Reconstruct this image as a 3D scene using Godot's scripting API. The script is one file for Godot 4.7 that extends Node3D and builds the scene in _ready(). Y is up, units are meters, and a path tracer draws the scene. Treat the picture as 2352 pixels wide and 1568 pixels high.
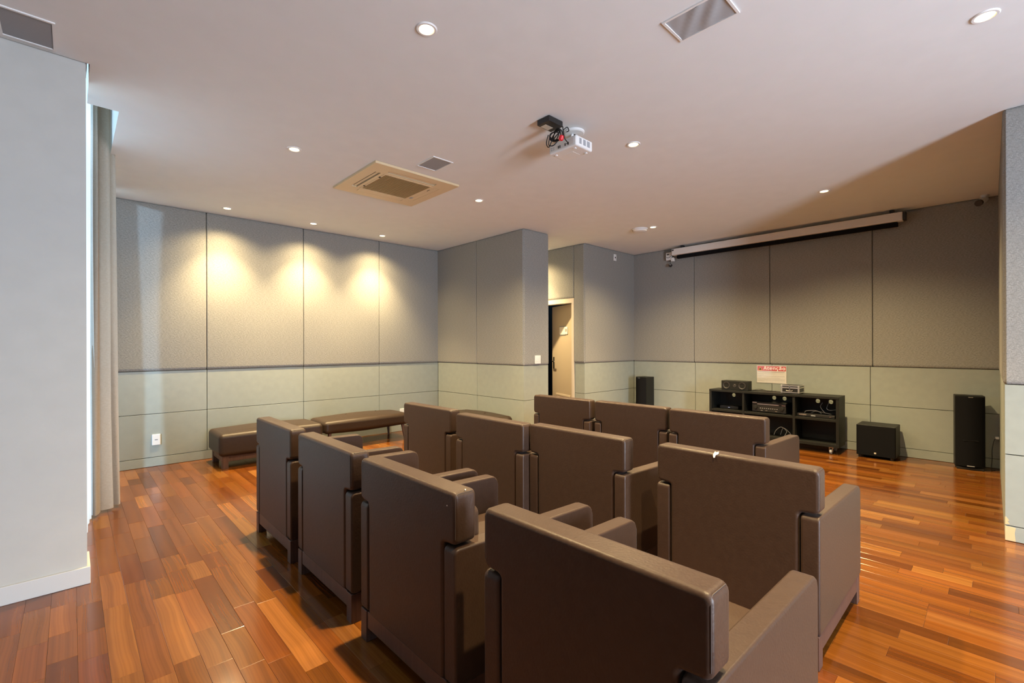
extends Node3D

# ---------------------------------------------------------------- measures of the room (metres)
const HC := 2.972          # ceiling
const H1 := 1.0776         # top of the wainscot
const H2 := 0.5953         # joint in the wainscot
const H3 := 0.1057         # top of the skirting
const ZA := -6.609         # wall of the window side's far end
const XC := 4.528          # return wall
const ZD := -4.545         # face of the pier beside the door niche, and of the wall beyond it
const XD := 5.884          # door wall
const XB := 7.311          # screen wall
const XP := 4.68           # wall beside the camera
const ZW := 3.6            # wall behind the camera

var M := {}
var used := {}
var rng := RandomNumberGenerator.new()
var solids := []           # boxes that hide floor planks

func _ready() -> void:
	rng.seed = 7
	# ------------------------------------------------ camera
	var cam := Camera3D.new()
	cam.name = "camera"
	var yaw := deg_to_rad(43.446)
	var roll := deg_to_rad(-0.158)
	var fw := Vector3(sin(yaw), 0, -cos(yaw))
	var rt := Vector3(cos(yaw), 0, sin(yaw))
	var rt2 := rt * cos(roll) + Vector3.UP * sin(roll)
	var up2 := -rt * sin(roll) + Vector3.UP * cos(roll)
	cam.transform = Transform3D(Basis(rt2, up2, -fw), Vector3(0, 1.35, 0))
	cam.projection = Camera3D.PROJECTION_FRUSTUM
	cam.near = 0.05
	cam.far = 200.0
	cam.size = 2.0 * 0.05 * 784.0 / 1068.86
	cam.frustum_offset = Vector2(0, 0.05 * 10.53 / 1068.86)
	add_child(cam)
	cam.current = true
	# ------------------------------------------------ sky and exposure
	var sky_mat := ProceduralSkyMaterial.new()
	sky_mat.sky_top_color = Color(0.50, 0.70, 0.90)
	sky_mat.sky_horizon_color = Color(0.80, 0.92, 0.98)
	sky_mat.ground_bottom_color = Color(0.55, 0.58, 0.58)
	sky_mat.ground_horizon_color = Color(0.75, 0.82, 0.84)
	sky_mat.sky_energy_multiplier = 1.0
	sky_mat.ground_energy_multiplier = 1.0
	var sky := Sky.new()
	sky.sky_material = sky_mat
	var env := Environment.new()
	env.background_mode = Environment.BG_SKY
	env.sky = sky
	env.background_energy_multiplier = 6.0
	env.tonemap_mode = Environment.TONE_MAPPER_LINEAR
	env.tonemap_exposure = 1.05
	env.sdfgi_enabled = true
	env.ssao_enabled = true
	env.ssil_enabled = true
	var we := WorldEnvironment.new()
	we.name = "world_environment"
	we.environment = env
	add_child(we)
	# ------------------------------------------------ hazy low sun out of view, aimed past the curtain to stripe the wall
	var sun := DirectionalLight3D.new()
	sun.name = "sun"
	sun.light_color = Color(0.72, 0.87, 1.0)
	sun.light_energy = 1.3
	sun.light_angular_distance = 3.0
	sun.shadow_enabled = true
	sun.sky_mode = DirectionalLight3D.SKY_MODE_LIGHT_ONLY
	add_child(sun)
	sun.look_at_from_position(Vector3.ZERO, Vector3(0.84, -0.13, -0.54), Vector3.UP)
	# ------------------------------------------------ unseen daylight behind the camera, placed to edge the pillar shadow on the ceiling
	day_light("unseen_door_daylight", Vector3(1.66, 1.22, ZW - 0.06), Vector2(0.86, 2.2), 0.0, Color(0.885, 0.93, 1.0), 40.0)
	day_light("curtain_window_daylight", Vector3(-0.15, 1.75, -5.24), Vector2(2.6, 3.3), -PI / 2, Color(0.82, 0.94, 1.0), 4.0)  # at the hidden window, placed to backlight the curtain folds
	materials()
	structure()
	floor_planks()
	furniture()
	ceiling_things()
	wall_things()
	equipment()

func day_light(called: String, at: Vector3, size: Vector2, turn: float, color: Color, energy: float) -> void:
	var a := AreaLight3D.new()
	a.name = called
	a.area_size = size
	a.area_normalize_energy = true
	a.light_color = color
	a.light_energy = energy
	a.area_range = 30.0
	a.area_attenuation = 2.0
	a.shadow_enabled = true
	add_child(a)
	a.position = at
	a.rotation.y = turn

# ================================================================= materials
func noise_image(size: int, seed_: int, freq: float, octaves: int, sx := 1.0, sy := 1.0) -> Image:
	# tileable value noise: four copies blended across the seams
	var n := FastNoiseLite.new()
	n.seed = seed_
	n.frequency = freq
	n.noise_type = FastNoiseLite.TYPE_SIMPLEX_SMOOTH
	n.fractal_octaves = octaves
	var im := Image.create(size, size, false, Image.FORMAT_L8)
	for y in size:
		var ty := float(y) / size
		for x in size:
			var tx := float(x) / size
			var a := n.get_noise_2d(x * sx, y * sy)
			var b := n.get_noise_2d((x - size) * sx, y * sy)
			var c := n.get_noise_2d(x * sx, (y - size) * sy)
			var d := n.get_noise_2d((x - size) * sx, (y - size) * sy)
			var v := lerpf(lerpf(a, b, tx), lerpf(c, d, tx), ty)
			var g := clampf(0.5 + 0.62 * v, 0, 1)
			im.set_pixel(x, y, Color(g, g, g))
	return im

func periodic(size: int, knots: int) -> PackedFloat32Array:
	# smooth noise along a line that closes on itself, -1 to 1
	var k := PackedFloat32Array()
	for i in knots:
		k.append(rng.randf_range(-1, 1))
	var out := PackedFloat32Array()
	for x in size:
		var t := float(x) / size * knots
		var i := int(t)
		out.append(cubic_interpolate(k[i % knots], k[(i + 1) % knots], k[(i + knots - 1) % knots], k[(i + 2) % knots], t - i))
	return out

func wrapped(a: PackedFloat32Array, x: float) -> float:
	var n := a.size()
	var f := fposmod(x, n)
	var i := int(f)
	return lerpf(a[i % n], a[(i + 1) % n], f - i)

func toned(im: Image, lo: Color, hi: Color) -> ImageTexture:
	var o := Image.create(im.get_width(), im.get_height(), false, Image.FORMAT_RGB8)
	for y in im.get_height():
		for x in im.get_width():
			o.set_pixel(x, y, lo.lerp(hi, im.get_pixel(x, y).r))
	return ImageTexture.create_from_image(o)

func mat(called: String, color: Color, rough: float, spec := 0.5) -> StandardMaterial3D:
	var m := StandardMaterial3D.new()
	m.resource_name = called
	m.albedo_color = color
	m.roughness = rough
	m.metallic_specular = spec
	M[called] = m
	return m

func lin(r: float, g: float, b: float) -> Color:
	return Color(r, g, b).linear_to_srgb()

func triplanar(m: StandardMaterial3D, tex: Texture2D, scale: Vector3, world := true) -> void:
	m.albedo_texture = tex
	m.uv1_triplanar = true
	m.uv1_world_triplanar = world
	m.uv1_triplanar_sharpness = 8.0
	m.uv1_scale = scale

func relief(m: StandardMaterial3D, im: Image, cm: float) -> void:
	m.heightmap_enabled = true
	m.heightmap_texture = ImageTexture.create_from_image(im)
	m.heightmap_scale = cm

func materials() -> void:
	# woven fabric: slubs along both threads
	var weave_h := noise_image(256, 3, 0.09, 3, 0.35, 2.0)
	var weave_v := noise_image(256, 9, 0.09, 3, 2.2, 0.5)
	var weave := Image.create(256, 256, false, Image.FORMAT_L8)
	for y in 256:
		for x in 256:
			var g := clampf(0.62 * weave_h.get_pixel(x, y).r + 0.38 * weave_v.get_pixel(x, y).r + rng.randf_range(-0.10, 0.10), 0, 1)
			weave.set_pixel(x, y, Color(g, g, g))
	var fab := mat("fabric", Color.WHITE, 0.95, 0.2)
	triplanar(fab, toned(weave, lin(0.105, 0.107, 0.102), lin(0.50, 0.49, 0.46)), Vector3.ONE * 4.6)
	relief(fab, weave, 0.16)
	var grain := noise_image(256, 21, 0.03, 4)
	var lam := mat("laminate", Color.WHITE, 0.42, 0.45)
	triplanar(lam, toned(grain, lin(0.28, 0.308, 0.278), lin(0.318, 0.346, 0.312)), Vector3.ONE * 1.1)
	mat("joint", lin(0.05, 0.055, 0.05), 0.9, 0.2)
	var plas := mat("ceiling_paint", Color.WHITE, 0.9, 0.25)
	triplanar(plas, toned(grain, lin(0.69, 0.715, 0.72), lin(0.73, 0.755, 0.76)), Vector3.ONE * 0.55)
	var wp := mat("wall_paint", Color.WHITE, 0.75, 0.35)
	triplanar(wp, toned(grain, lin(0.455, 0.455, 0.43), lin(0.49, 0.49, 0.465)), Vector3.ONE * 0.7)
	mat("white_skirting", lin(0.52, 0.53, 0.53), 0.5, 0.45)
	mat("render_outside", lin(0.5, 0.5, 0.48), 0.9, 0.2)
	# wood floor
	var pl := Image.create(512, 512, false, Image.FORMAT_L8)
	var rows := [periodic(512, 9), periodic(512, 40), periodic(512, 170)]
	var fine := noise_image(256, 35, 0.06, 2, 2.0, 0.1)
	for y in 512:
		var ty := TAU * y / 512.0
		for x in 512:
			var wx := x + 3.0 * sin(ty) + 1.2 * sin(2.0 * ty + 1.7)
			var g := 0.5 + 0.30 * wrapped(rows[0], wx) + 0.22 * wrapped(rows[1], wx + 0.8 * sin(3.0 * ty)) + 0.16 * wrapped(rows[2], wx)
			g = clampf(g, 0, 1)
			pl.set_pixel(x, y, Color(g, g, g))
	var fl := mat("floor_wood", Color.WHITE, 0.2, 0.5)
	fl.albedo_texture = toned(pl, Color(0.74, 0.71, 0.67), Color(1.0, 1.0, 1.0))
	fl.vertex_color_use_as_albedo = true
	fl.roughness = 0.17
	mat("floor_gap", lin(0.02, 0.009, 0.004), 0.8, 0.2)
	# leather
	var pores := noise_image(256, 41, 0.14, 3)
	var lea := mat("leather", Color.WHITE, 0.45, 0.40)
	triplanar(lea, toned(noise_image(256, 43, 0.035, 4), lin(0.031, 0.0152, 0.0086), lin(0.043, 0.0232, 0.0140)), Vector3.ONE * 2.4, false)
	relief(lea, pores, 0.06)
	lea.rim_enabled = true
	lea.rim = 0.06
	lea.rim_tint = 0.0
	var lea2 := mat("bench_leather", Color.WHITE, 0.42, 0.4)
	triplanar(lea2, toned(noise_image(256, 44, 0.035, 4), lin(0.028, 0.016, 0.0095), lin(0.038, 0.023, 0.014)), Vector3.ONE * 2.4, false)
	relief(lea2, pores, 0.05)
	mat("seam_thread", lin(0.055, 0.040, 0.033), 0.6, 0.4)
	mat("torn_lining", lin(0.62, 0.58, 0.5), 0.9, 0.2)
	var dw := mat("dark_wood", Color.WHITE, 0.45, 0.5)
	triplanar(dw, toned(fine, lin(0.05, 0.024, 0.016), lin(0.095, 0.048, 0.034)), Vector3(2, 2, 2), false)
	# curtain
	var cu := mat("curtain_cloth", Color.WHITE, 0.95, 0.15)
	triplanar(cu, toned(weave, lin(0.33, 0.265, 0.21), lin(0.48, 0.40, 0.33)), Vector3.ONE * 3.0)
	cu.backlight_enabled = true
	cu.backlight = Color(0.86, 0.88, 0.88)
	var sh := mat("sheer_cloth", Color.WHITE, 0.95, 0.15)
	triplanar(sh, toned(weave, lin(0.62, 0.63, 0.62), lin(0.78, 0.79, 0.78)), Vector3.ONE * 3.0)
	sh.backlight_enabled = true
	sh.backlight = Color(1.0, 1.0, 1.0)
	# plastics, metals, others
	mat("white_plastic", lin(0.72, 0.72, 0.71), 0.4, 0.5)
	mat("grey_plastic", lin(0.30, 0.31, 0.33), 0.5, 0.5)
	mat("cream_plastic", lin(0.66, 0.53, 0.33), 0.45, 0.5)
	mat("cream_grille", lin(0.40, 0.28, 0.13), 0.5, 0.4)
	mat("dark_slot", lin(0.02, 0.015, 0.01), 0.8, 0.3)
	mat("speaker_cloth", lin(0.30, 0.31, 0.32), 0.9, 0.2)
	mat("grey_film", lin(0.36, 0.375, 0.39), 0.5, 0.4)
	mat("black_plastic", lin(0.013, 0.013, 0.013), 0.42, 0.5)
	mat("black_satin", lin(0.012, 0.013, 0.012), 0.5, 0.45)
	mat("black_cloth", lin(0.008, 0.008, 0.009), 0.95, 0.2)
	mat("black_wood", lin(0.010, 0.0105, 0.009), 0.5, 0.38)
	mat("cone", lin(0.035, 0.032, 0.03), 0.5, 0.4)
	mat("screen_housing", lin(0.66, 0.63, 0.60), 0.45, 0.5)
	mat("red_plastic", lin(0.62, 0.01, 0.02), 0.35, 0.5)
	mat("sticker", lin(0.5, 0.45, 0.36), 0.6, 0.4)
	mat("cable", lin(0.012, 0.011, 0.011), 0.5, 0.45)
	mat("pale_cable", lin(0.45, 0.45, 0.43), 0.5, 0.45)
	var al := mat("aluminium", lin(0.75, 0.72, 0.68), 0.3, 0.5)
	al.metallic = 0.9
	var ch := mat("chrome", lin(0.7, 0.7, 0.7), 0.2, 0.5)
	ch.metallic = 1.0
	mat("door_wood", lin(0.43, 0.36, 0.275), 0.55, 0.4)
	mat("door_frame", lin(0.62, 0.54, 0.44), 0.5, 0.45)
	mat("plywood", lin(0.66, 0.45, 0.25), 0.8, 0.3)
	mat("paper", lin(0.74, 0.70, 0.66), 0.6, 0.4)
	mat("print_red", lin(0.55, 0.02, 0.02), 0.5, 0.4)
	mat("print_white", lin(0.82, 0.80, 0.78), 0.6, 0.4)
	mat("print_yellow", lin(0.75, 0.45, 0.03), 0.6, 0.4)
	mat("print_grey", lin(0.30, 0.29, 0.28), 0.7, 0.3)
	mat("sign_blue", lin(0.22, 0.24, 0.26), 0.4, 0.5)
	var gl := mat("glass", Color(0.9, 0.97, 0.98, 0.06), 0.02, 0.5)
	gl.transparency = BaseMaterial3D.TRANSPARENCY_ALPHA
	var ac := mat("acrylic", Color(0.95, 0.95, 0.95, 0.03), 0.05, 0.5)
	ac.transparency = BaseMaterial3D.TRANSPARENCY_ALPHA
	var bulb := mat("lamp_glow", Color(1, 0.93, 0.75), 0.5, 0.5)
	bulb.emission_enabled = true
	bulb.emission = Color(1.0, 0.88, 0.62)
	bulb.emission_energy_multiplier = 14.0
	var led := mat("led_glow", Color(0.8, 0.8, 0.9), 0.5, 0.5)
	led.emission_enabled = true
	led.emission = Color(0.8, 0.85, 1.0)
	led.emission_energy_multiplier = 0.6

# ================================================================= mesh helpers
func new_st() -> SurfaceTool:
	var st := SurfaceTool.new()
	st.begin(Mesh.PRIMITIVE_TRIANGLES)
	return st

func v(st: SurfaceTool, p: Vector3, n: Vector3, uv := Vector2.ZERO) -> void:
	st.set_normal(n)
	st.set_uv(uv)
	st.add_vertex(p)

func tri(st: SurfaceTool, p: Array, n: Array) -> void:
	# winding follows the normals: front faces run clockwise
	var facing := (p[1] - p[0] as Vector3).cross(p[2] - p[0]).dot(n[0] + n[1] + n[2])
	for k in ([0, 1, 2] if facing < 0 else [0, 2, 1]):
		v(st, p[k], n[k])

func quad(st: SurfaceTool, a: Vector3, b: Vector3, c: Vector3, d: Vector3, n: Vector3) -> void:
	# a b c d counter-clockwise seen from the side that n points to; front faces run clockwise
	if (b - a).cross(c - a).dot(n) < 0:
		var t := b
		b = d
		d = t
	for p in [a, c, b, a, d, c]:
		v(st, p, n)

func add_box(st: SurfaceTool, lo: Vector3, hi: Vector3) -> void:
	var c := (lo + hi) / 2.0
	var h := (hi - lo) / 2.0
	for ax in 3:
		for s in [-1.0, 1.0]:
			var n := Vector3.ZERO
			n[ax] = s
			var u := Vector3.ZERO
			u[(ax + 1) % 3] = h[(ax + 1) % 3]
			var w := Vector3.ZERO
			w[(ax + 2) % 3] = h[(ax + 2) % 3]
			var o := c + n * h[ax]
			quad(st, o - u - w, o + u - w, o + u + w, o - u + w, n)

func add_round(st: SurfaceTool, lo: Vector3, hi: Vector3, r: Vector3, seg := 2, bulge := Vector3.ZERO, basis := Basis.IDENTITY, origin := Vector3.ZERO) -> void:
	# a box with rounded edges; bulge swells its faces along each axis
	var c := (lo + hi) / 2.0
	var h := (hi - lo) / 2.0
	r = Vector3(minf(r.x, h.x * 0.98), minf(r.y, h.y * 0.98), minf(r.z, h.z * 0.98))
	var ts := []
	var nb := 5 if bulge != Vector3.ZERO else 0
	for k in seg + 1:
		ts.append([-1.0 + float(k) / seg, -1.0])
	for k in nb:
		ts.append([0.0, -1.0 + 2.0 * (k + 1.0) / (nb + 1.0)])
	for k in seg + 1:
		ts.append([float(k) / seg, 1.0])
	var cnt := ts.size()
	for ax in 3:
		var a1 := (ax + 1) % 3
		var a2 := (ax + 2) % 3
		for s in [-1.0, 1.0]:
			var P := []
			var N := []
			for i in cnt:
				for j in cnt:
					var d := Vector3.ZERO
					d[ax] = s
					d[a1] = tan(ts[i][0] * PI / 4)
					d[a2] = tan(ts[j][0] * PI / 4)
					d = d.normalized()
					var p := Vector3.ZERO
					p[ax] = s * (h[ax] - r[ax])
					p[a1] = ts[i][1] * (h[a1] - r[a1])
					p[a2] = ts[j][1] * (h[a2] - r[a2])
					p += d * r
					if bulge != Vector3.ZERO:
						var q := Vector3(p.x / h.x, p.y / h.y, p.z / h.z)
						var f := Vector3((1 - q.y * q.y) * (1 - q.z * q.z), (1 - q.x * q.x) * (1 - q.z * q.z), (1 - q.x * q.x) * (1 - q.y * q.y))
						p += Vector3(q.x * bulge.x * f.x, q.y * bulge.y * f.y, q.z * bulge.z * f.z)
					P.append(origin + basis * (c + p))
					N.append(basis * (d / r).normalized())
			for i in cnt - 1:
				for j in cnt - 1:
					var k := [i * cnt + j, (i + 1) * cnt + j, (i + 1) * cnt + j + 1, i * cnt + j + 1]
					for o in [[0, 1, 2], [0, 2, 3]]:
						tri(st, [P[k[o[0]]], P[k[o[1]]], P[k[o[2]]]], [N[k[o[0]]], N[k[o[1]]], N[k[o[2]]]])

func add_lathe(st: SurfaceTool, profile: Array, seg: int, xf := Transform3D()) -> void:
	# profile of (radius, height) from top to bottom or the other way; turned about y
	for k in profile.size() - 1:
		var a: Vector2 = profile[k]
		var b: Vector2 = profile[k + 1]
		var t := (b - a)
		if t.length() < 1e-6:
			continue
		var n2 := Vector2(t.y, -t.x).normalized()
		for i in seg:
			var a0 := TAU * i / seg
			var a1 := TAU * (i + 1) / seg
			var c0 := Vector3(cos(a0), 0, sin(a0))
			var c1 := Vector3(cos(a1), 0, sin(a1))
			var p := [c0 * a.x + Vector3.UP * a.y, c1 * a.x + Vector3.UP * a.y, c1 * b.x + Vector3.UP * b.y, c0 * b.x + Vector3.UP * b.y]
			var nn := [c0 * n2.x + Vector3.UP * n2.y, c1 * n2.x + Vector3.UP * n2.y, c1 * n2.x + Vector3.UP * n2.y, c0 * n2.x + Vector3.UP * n2.y]
			for o in [[0, 1, 2], [0, 2, 3]]:
				tri(st, [xf * p[o[0]], xf * p[o[1]], xf * p[o[2]]], [xf.basis * nn[o[0]], xf.basis * nn[o[1]], xf.basis * nn[o[2]]])

func add_tube(st: SurfaceTool, pts: Array, r: float, seg := 6) -> void:
	var n := pts.size()
	var rings := []
	var prev := Vector3.ZERO
	for i in n:
		var t: Vector3 = (pts[mini(i + 1, n - 1)] - pts[maxi(i - 1, 0)]).normalized()
		var u := prev - t * prev.dot(t)
		if u.length() < 1e-3:
			u = t.cross(Vector3.UP if absf(t.y) < 0.9 else Vector3.RIGHT)
		u = u.normalized()
		prev = u
		var w := t.cross(u)
		var ring := []
		for k in seg:
			var a := TAU * k / seg
			ring.append([pts[i] + (u * cos(a) + w * sin(a)) * r, u * cos(a) + w * sin(a)])
		rings.append(ring)
	for i in n - 1:
		for k in seg:
			var k2 := (k + 1) % seg
			var q := [rings[i][k], rings[i][k2], rings[i + 1][k2], rings[i + 1][k]]
			for o in [[0, 1, 2], [0, 2, 3]]:
				tri(st, [q[o[0]][0], q[o[1]][0], q[o[2]][0]], [q[o[0]][1], q[o[1]][1], q[o[2]][1]])
	for e in [0, n - 1]:
		var nn: Vector3 = (pts[0] - pts[1]).normalized() if e == 0 else (pts[n - 1] - pts[n - 2]).normalized()
		for k in seg:
			var k2 := (k + 1) % seg
			tri(st, [pts[e], rings[e][k][0], rings[e][k2][0]], [nn, nn, nn])

func curve(pts: Array, steps := 6) -> Array:
	var out := []
	for i in pts.size() - 1:
		var a: Vector3 = pts[maxi(i - 1, 0)]
		var b: Vector3 = pts[i]
		var c: Vector3 = pts[i + 1]
		var d: Vector3 = pts[mini(i + 2, pts.size() - 1)]
		for k in steps:
			out.append(b.cubic_interpolate(c, a, d, float(k) / steps))
	out.append(pts[-1])
	return out

func rounded_outline(corners: Array, radii: Array, seg := 4) -> PackedVector2Array:
	# corners counter-clockwise
	var out := PackedVector2Array()
	var n := corners.size()
	for i in n:
		var p: Vector2 = corners[i]
		var a: Vector2 = (corners[(i + n - 1) % n] - p).normalized()
		var b: Vector2 = (corners[(i + 1) % n] - p).normalized()
		var r: float = radii[i]
		if r <= 0.0:
			out.append(p)
			continue
		for k in seg + 1:
			var t := float(k) / seg
			out.append((p + a * r).bezier_interpolate(p + a * r * 0.45, p + b * r * 0.45, p + b * r, t))
	return out

func add_extrude(st: SurfaceTool, outline: PackedVector2Array, depth: float, r: float, xf: Transform3D, seg := 3) -> void:
	# outline in the xy plane (counter-clockwise), extruded from z = -depth/2 to depth/2, its rims rounded by r
	var n := outline.size()
	var out2 := []
	for i in n:
		var e0 := (outline[i] - outline[(i + n - 1) % n]).normalized()
		var e1 := (outline[(i + 1) % n] - outline[i]).normalized()
		var n0 := Vector2(e0.y, -e0.x)
		var n1 := Vector2(e1.y, -e1.x)
		var m := (n0 + n1).normalized()
		out2.append([m, 1.0 / maxf(m.dot(n0), 0.5)])
	var rings := []
	for side in [-1.0, 1.0]:
		for k in seg + 1:
			var t := float(k) / seg * PI / 2
			if side > 0:
				t = PI / 2 - t
			var inset := r * (1.0 - sin(t))
			var z: float = side * (depth / 2 - r + r * cos(t))
			var ring := []
			for i in n:
				var p: Vector2 = outline[i] - out2[i][0] * inset * out2[i][1]
				var nn := Vector3(out2[i][0].x * sin(t), out2[i][0].y * sin(t), side * cos(t))
				ring.append([xf * Vector3(p.x, p.y, z), (xf.basis * nn).normalized()])
			rings.append(ring)
	for a in rings.size() - 1:
		for i in n:
			var j := (i + 1) % n
			var q := [rings[a][i], rings[a][j], rings[a + 1][j], rings[a + 1][i]]
			for o in [[0, 1, 2], [0, 2, 3]]:
				tri(st, [q[o[0]][0], q[o[1]][0], q[o[2]][0]], [q[o[0]][1], q[o[1]][1], q[o[2]][1]])
	var cap := PackedVector2Array()
	for i in n:
		cap.append(outline[i] - out2[i][0] * r * out2[i][1])
	var cut := Geometry2D.triangulate_polygon(cap)
	for side in [-1.0, 1.0]:
		var nn: Vector3 = (xf.basis * Vector3(0, 0, side)).normalized()
		for k in range(0, cut.size(), 3):
			var q := []
			for e in 3:
				var p := cap[cut[k + e]]
				q.append(xf * Vector3(p.x, p.y, side * depth / 2))
			tri(st, q, [nn, nn, nn])

# ---------------------------------------------------------------- nodes
func numbered(called: String) -> String:
	if not used.has(called):
		used[called] = 0
		return called
	used[called] += 1
	return "%s_%03d" % [called, used[called]]

func part(called: String, st: SurfaceTool, m: String, parent: Node3D) -> MeshInstance3D:
	var o := MeshInstance3D.new()
	o.name = called
	o.mesh = st.commit()
	o.material_override = M[m]
	parent.add_child(o, true)
	return o

func tag(o: Node3D, label: String, category: String, group := "") -> void:
	o.set_meta("label", label)
	o.set_meta("category", category)
	if group:
		o.set_meta("group", group)

func thing(called: String, label: String, category: String, at := Vector3.ZERO, turn := 0.0, group := "") -> Node3D:
	var o := Node3D.new()
	o.name = numbered(called)
	add_child(o)
	o.position = at
	o.rotation.y = turn
	tag(o, label, category, group)
	return o

func single(called: String, st: SurfaceTool, m: String, label: String, category: String, group := "") -> MeshInstance3D:
	var o := part(numbered(called), st, m, self)
	tag(o, label, category, group)
	return o

func setting(called: String) -> Node3D:
	var o := Node3D.new()
	o.name = called
	o.set_meta("kind", "structure")
	add_child(o)
	return o

func boxpart(called: String, lo: Vector3, hi: Vector3, m: String, parent: Node3D) -> MeshInstance3D:
	var st := new_st()
	add_box(st, lo, hi)
	return part(called, st, m, parent)

func roundpart(called: String, lo: Vector3, hi: Vector3, r: float, m: String, parent: Node3D, seg := 2, bulge := Vector3.ZERO) -> MeshInstance3D:
	var st := new_st()
	add_round(st, lo, hi, Vector3.ONE * r, seg, bulge)
	return part(called, st, m, parent)

# ================================================================= structure
func panel(called: String, w: Node3D, at: Vector3, n: Vector3, u0: float, u1: float, y0: float, y1: float, m: String, front: float, thick: float, r: float, gap: float) -> void:
	# a board on the plane through «at» with normal n; u runs along up x n and is given in the wall's own coordinate
	var u := Vector3.UP.cross(n)
	var lo_u := minf(u0, u1)
	var hi_u := maxf(u0, u1)
	var st := new_st()
	var b := Basis(u, Vector3.UP, n)
	var soft := m == "fabric"
	add_round(st, Vector3(lo_u + gap, y0 + gap, front - thick), Vector3(hi_u - gap, y1 - gap, front), Vector3(r * (0.45 if soft else 1.0), r * (1.6 if soft else 1.0), r * (0.8 if soft else 1.0)), 3 if soft else 1, Vector3.ZERO, b, at)
	part(called, st, m, w)

func clad(w: Node3D, at: Vector3, n: Vector3, fabric_seams: Array, board_seams: Array, top := HC) -> void:
	for k in fabric_seams.size() - 1:
		panel("fabric_panel", w, at, n, fabric_seams[k], fabric_seams[k + 1], H1, top, "fabric", 0.012, 0.05, 0.022, 0.0015)
	for k in board_seams.size() - 1:
		panel("wainscot_panel", w, at, n, board_seams[k], board_seams[k + 1], H2, H1, "laminate", 0.0, 0.02, 0.0015, 0.0028)
		panel("wainscot_panel", w, at, n, board_seams[k], board_seams[k + 1], H3, H2, "laminate", 0.0, 0.02, 0.0015, 0.0028)
	panel("skirting_board", w, at, n, board_seams[0], board_seams[-1], 0.0, H3, "laminate", 0.0, 0.02, 0.0015, 0.0028)

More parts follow.
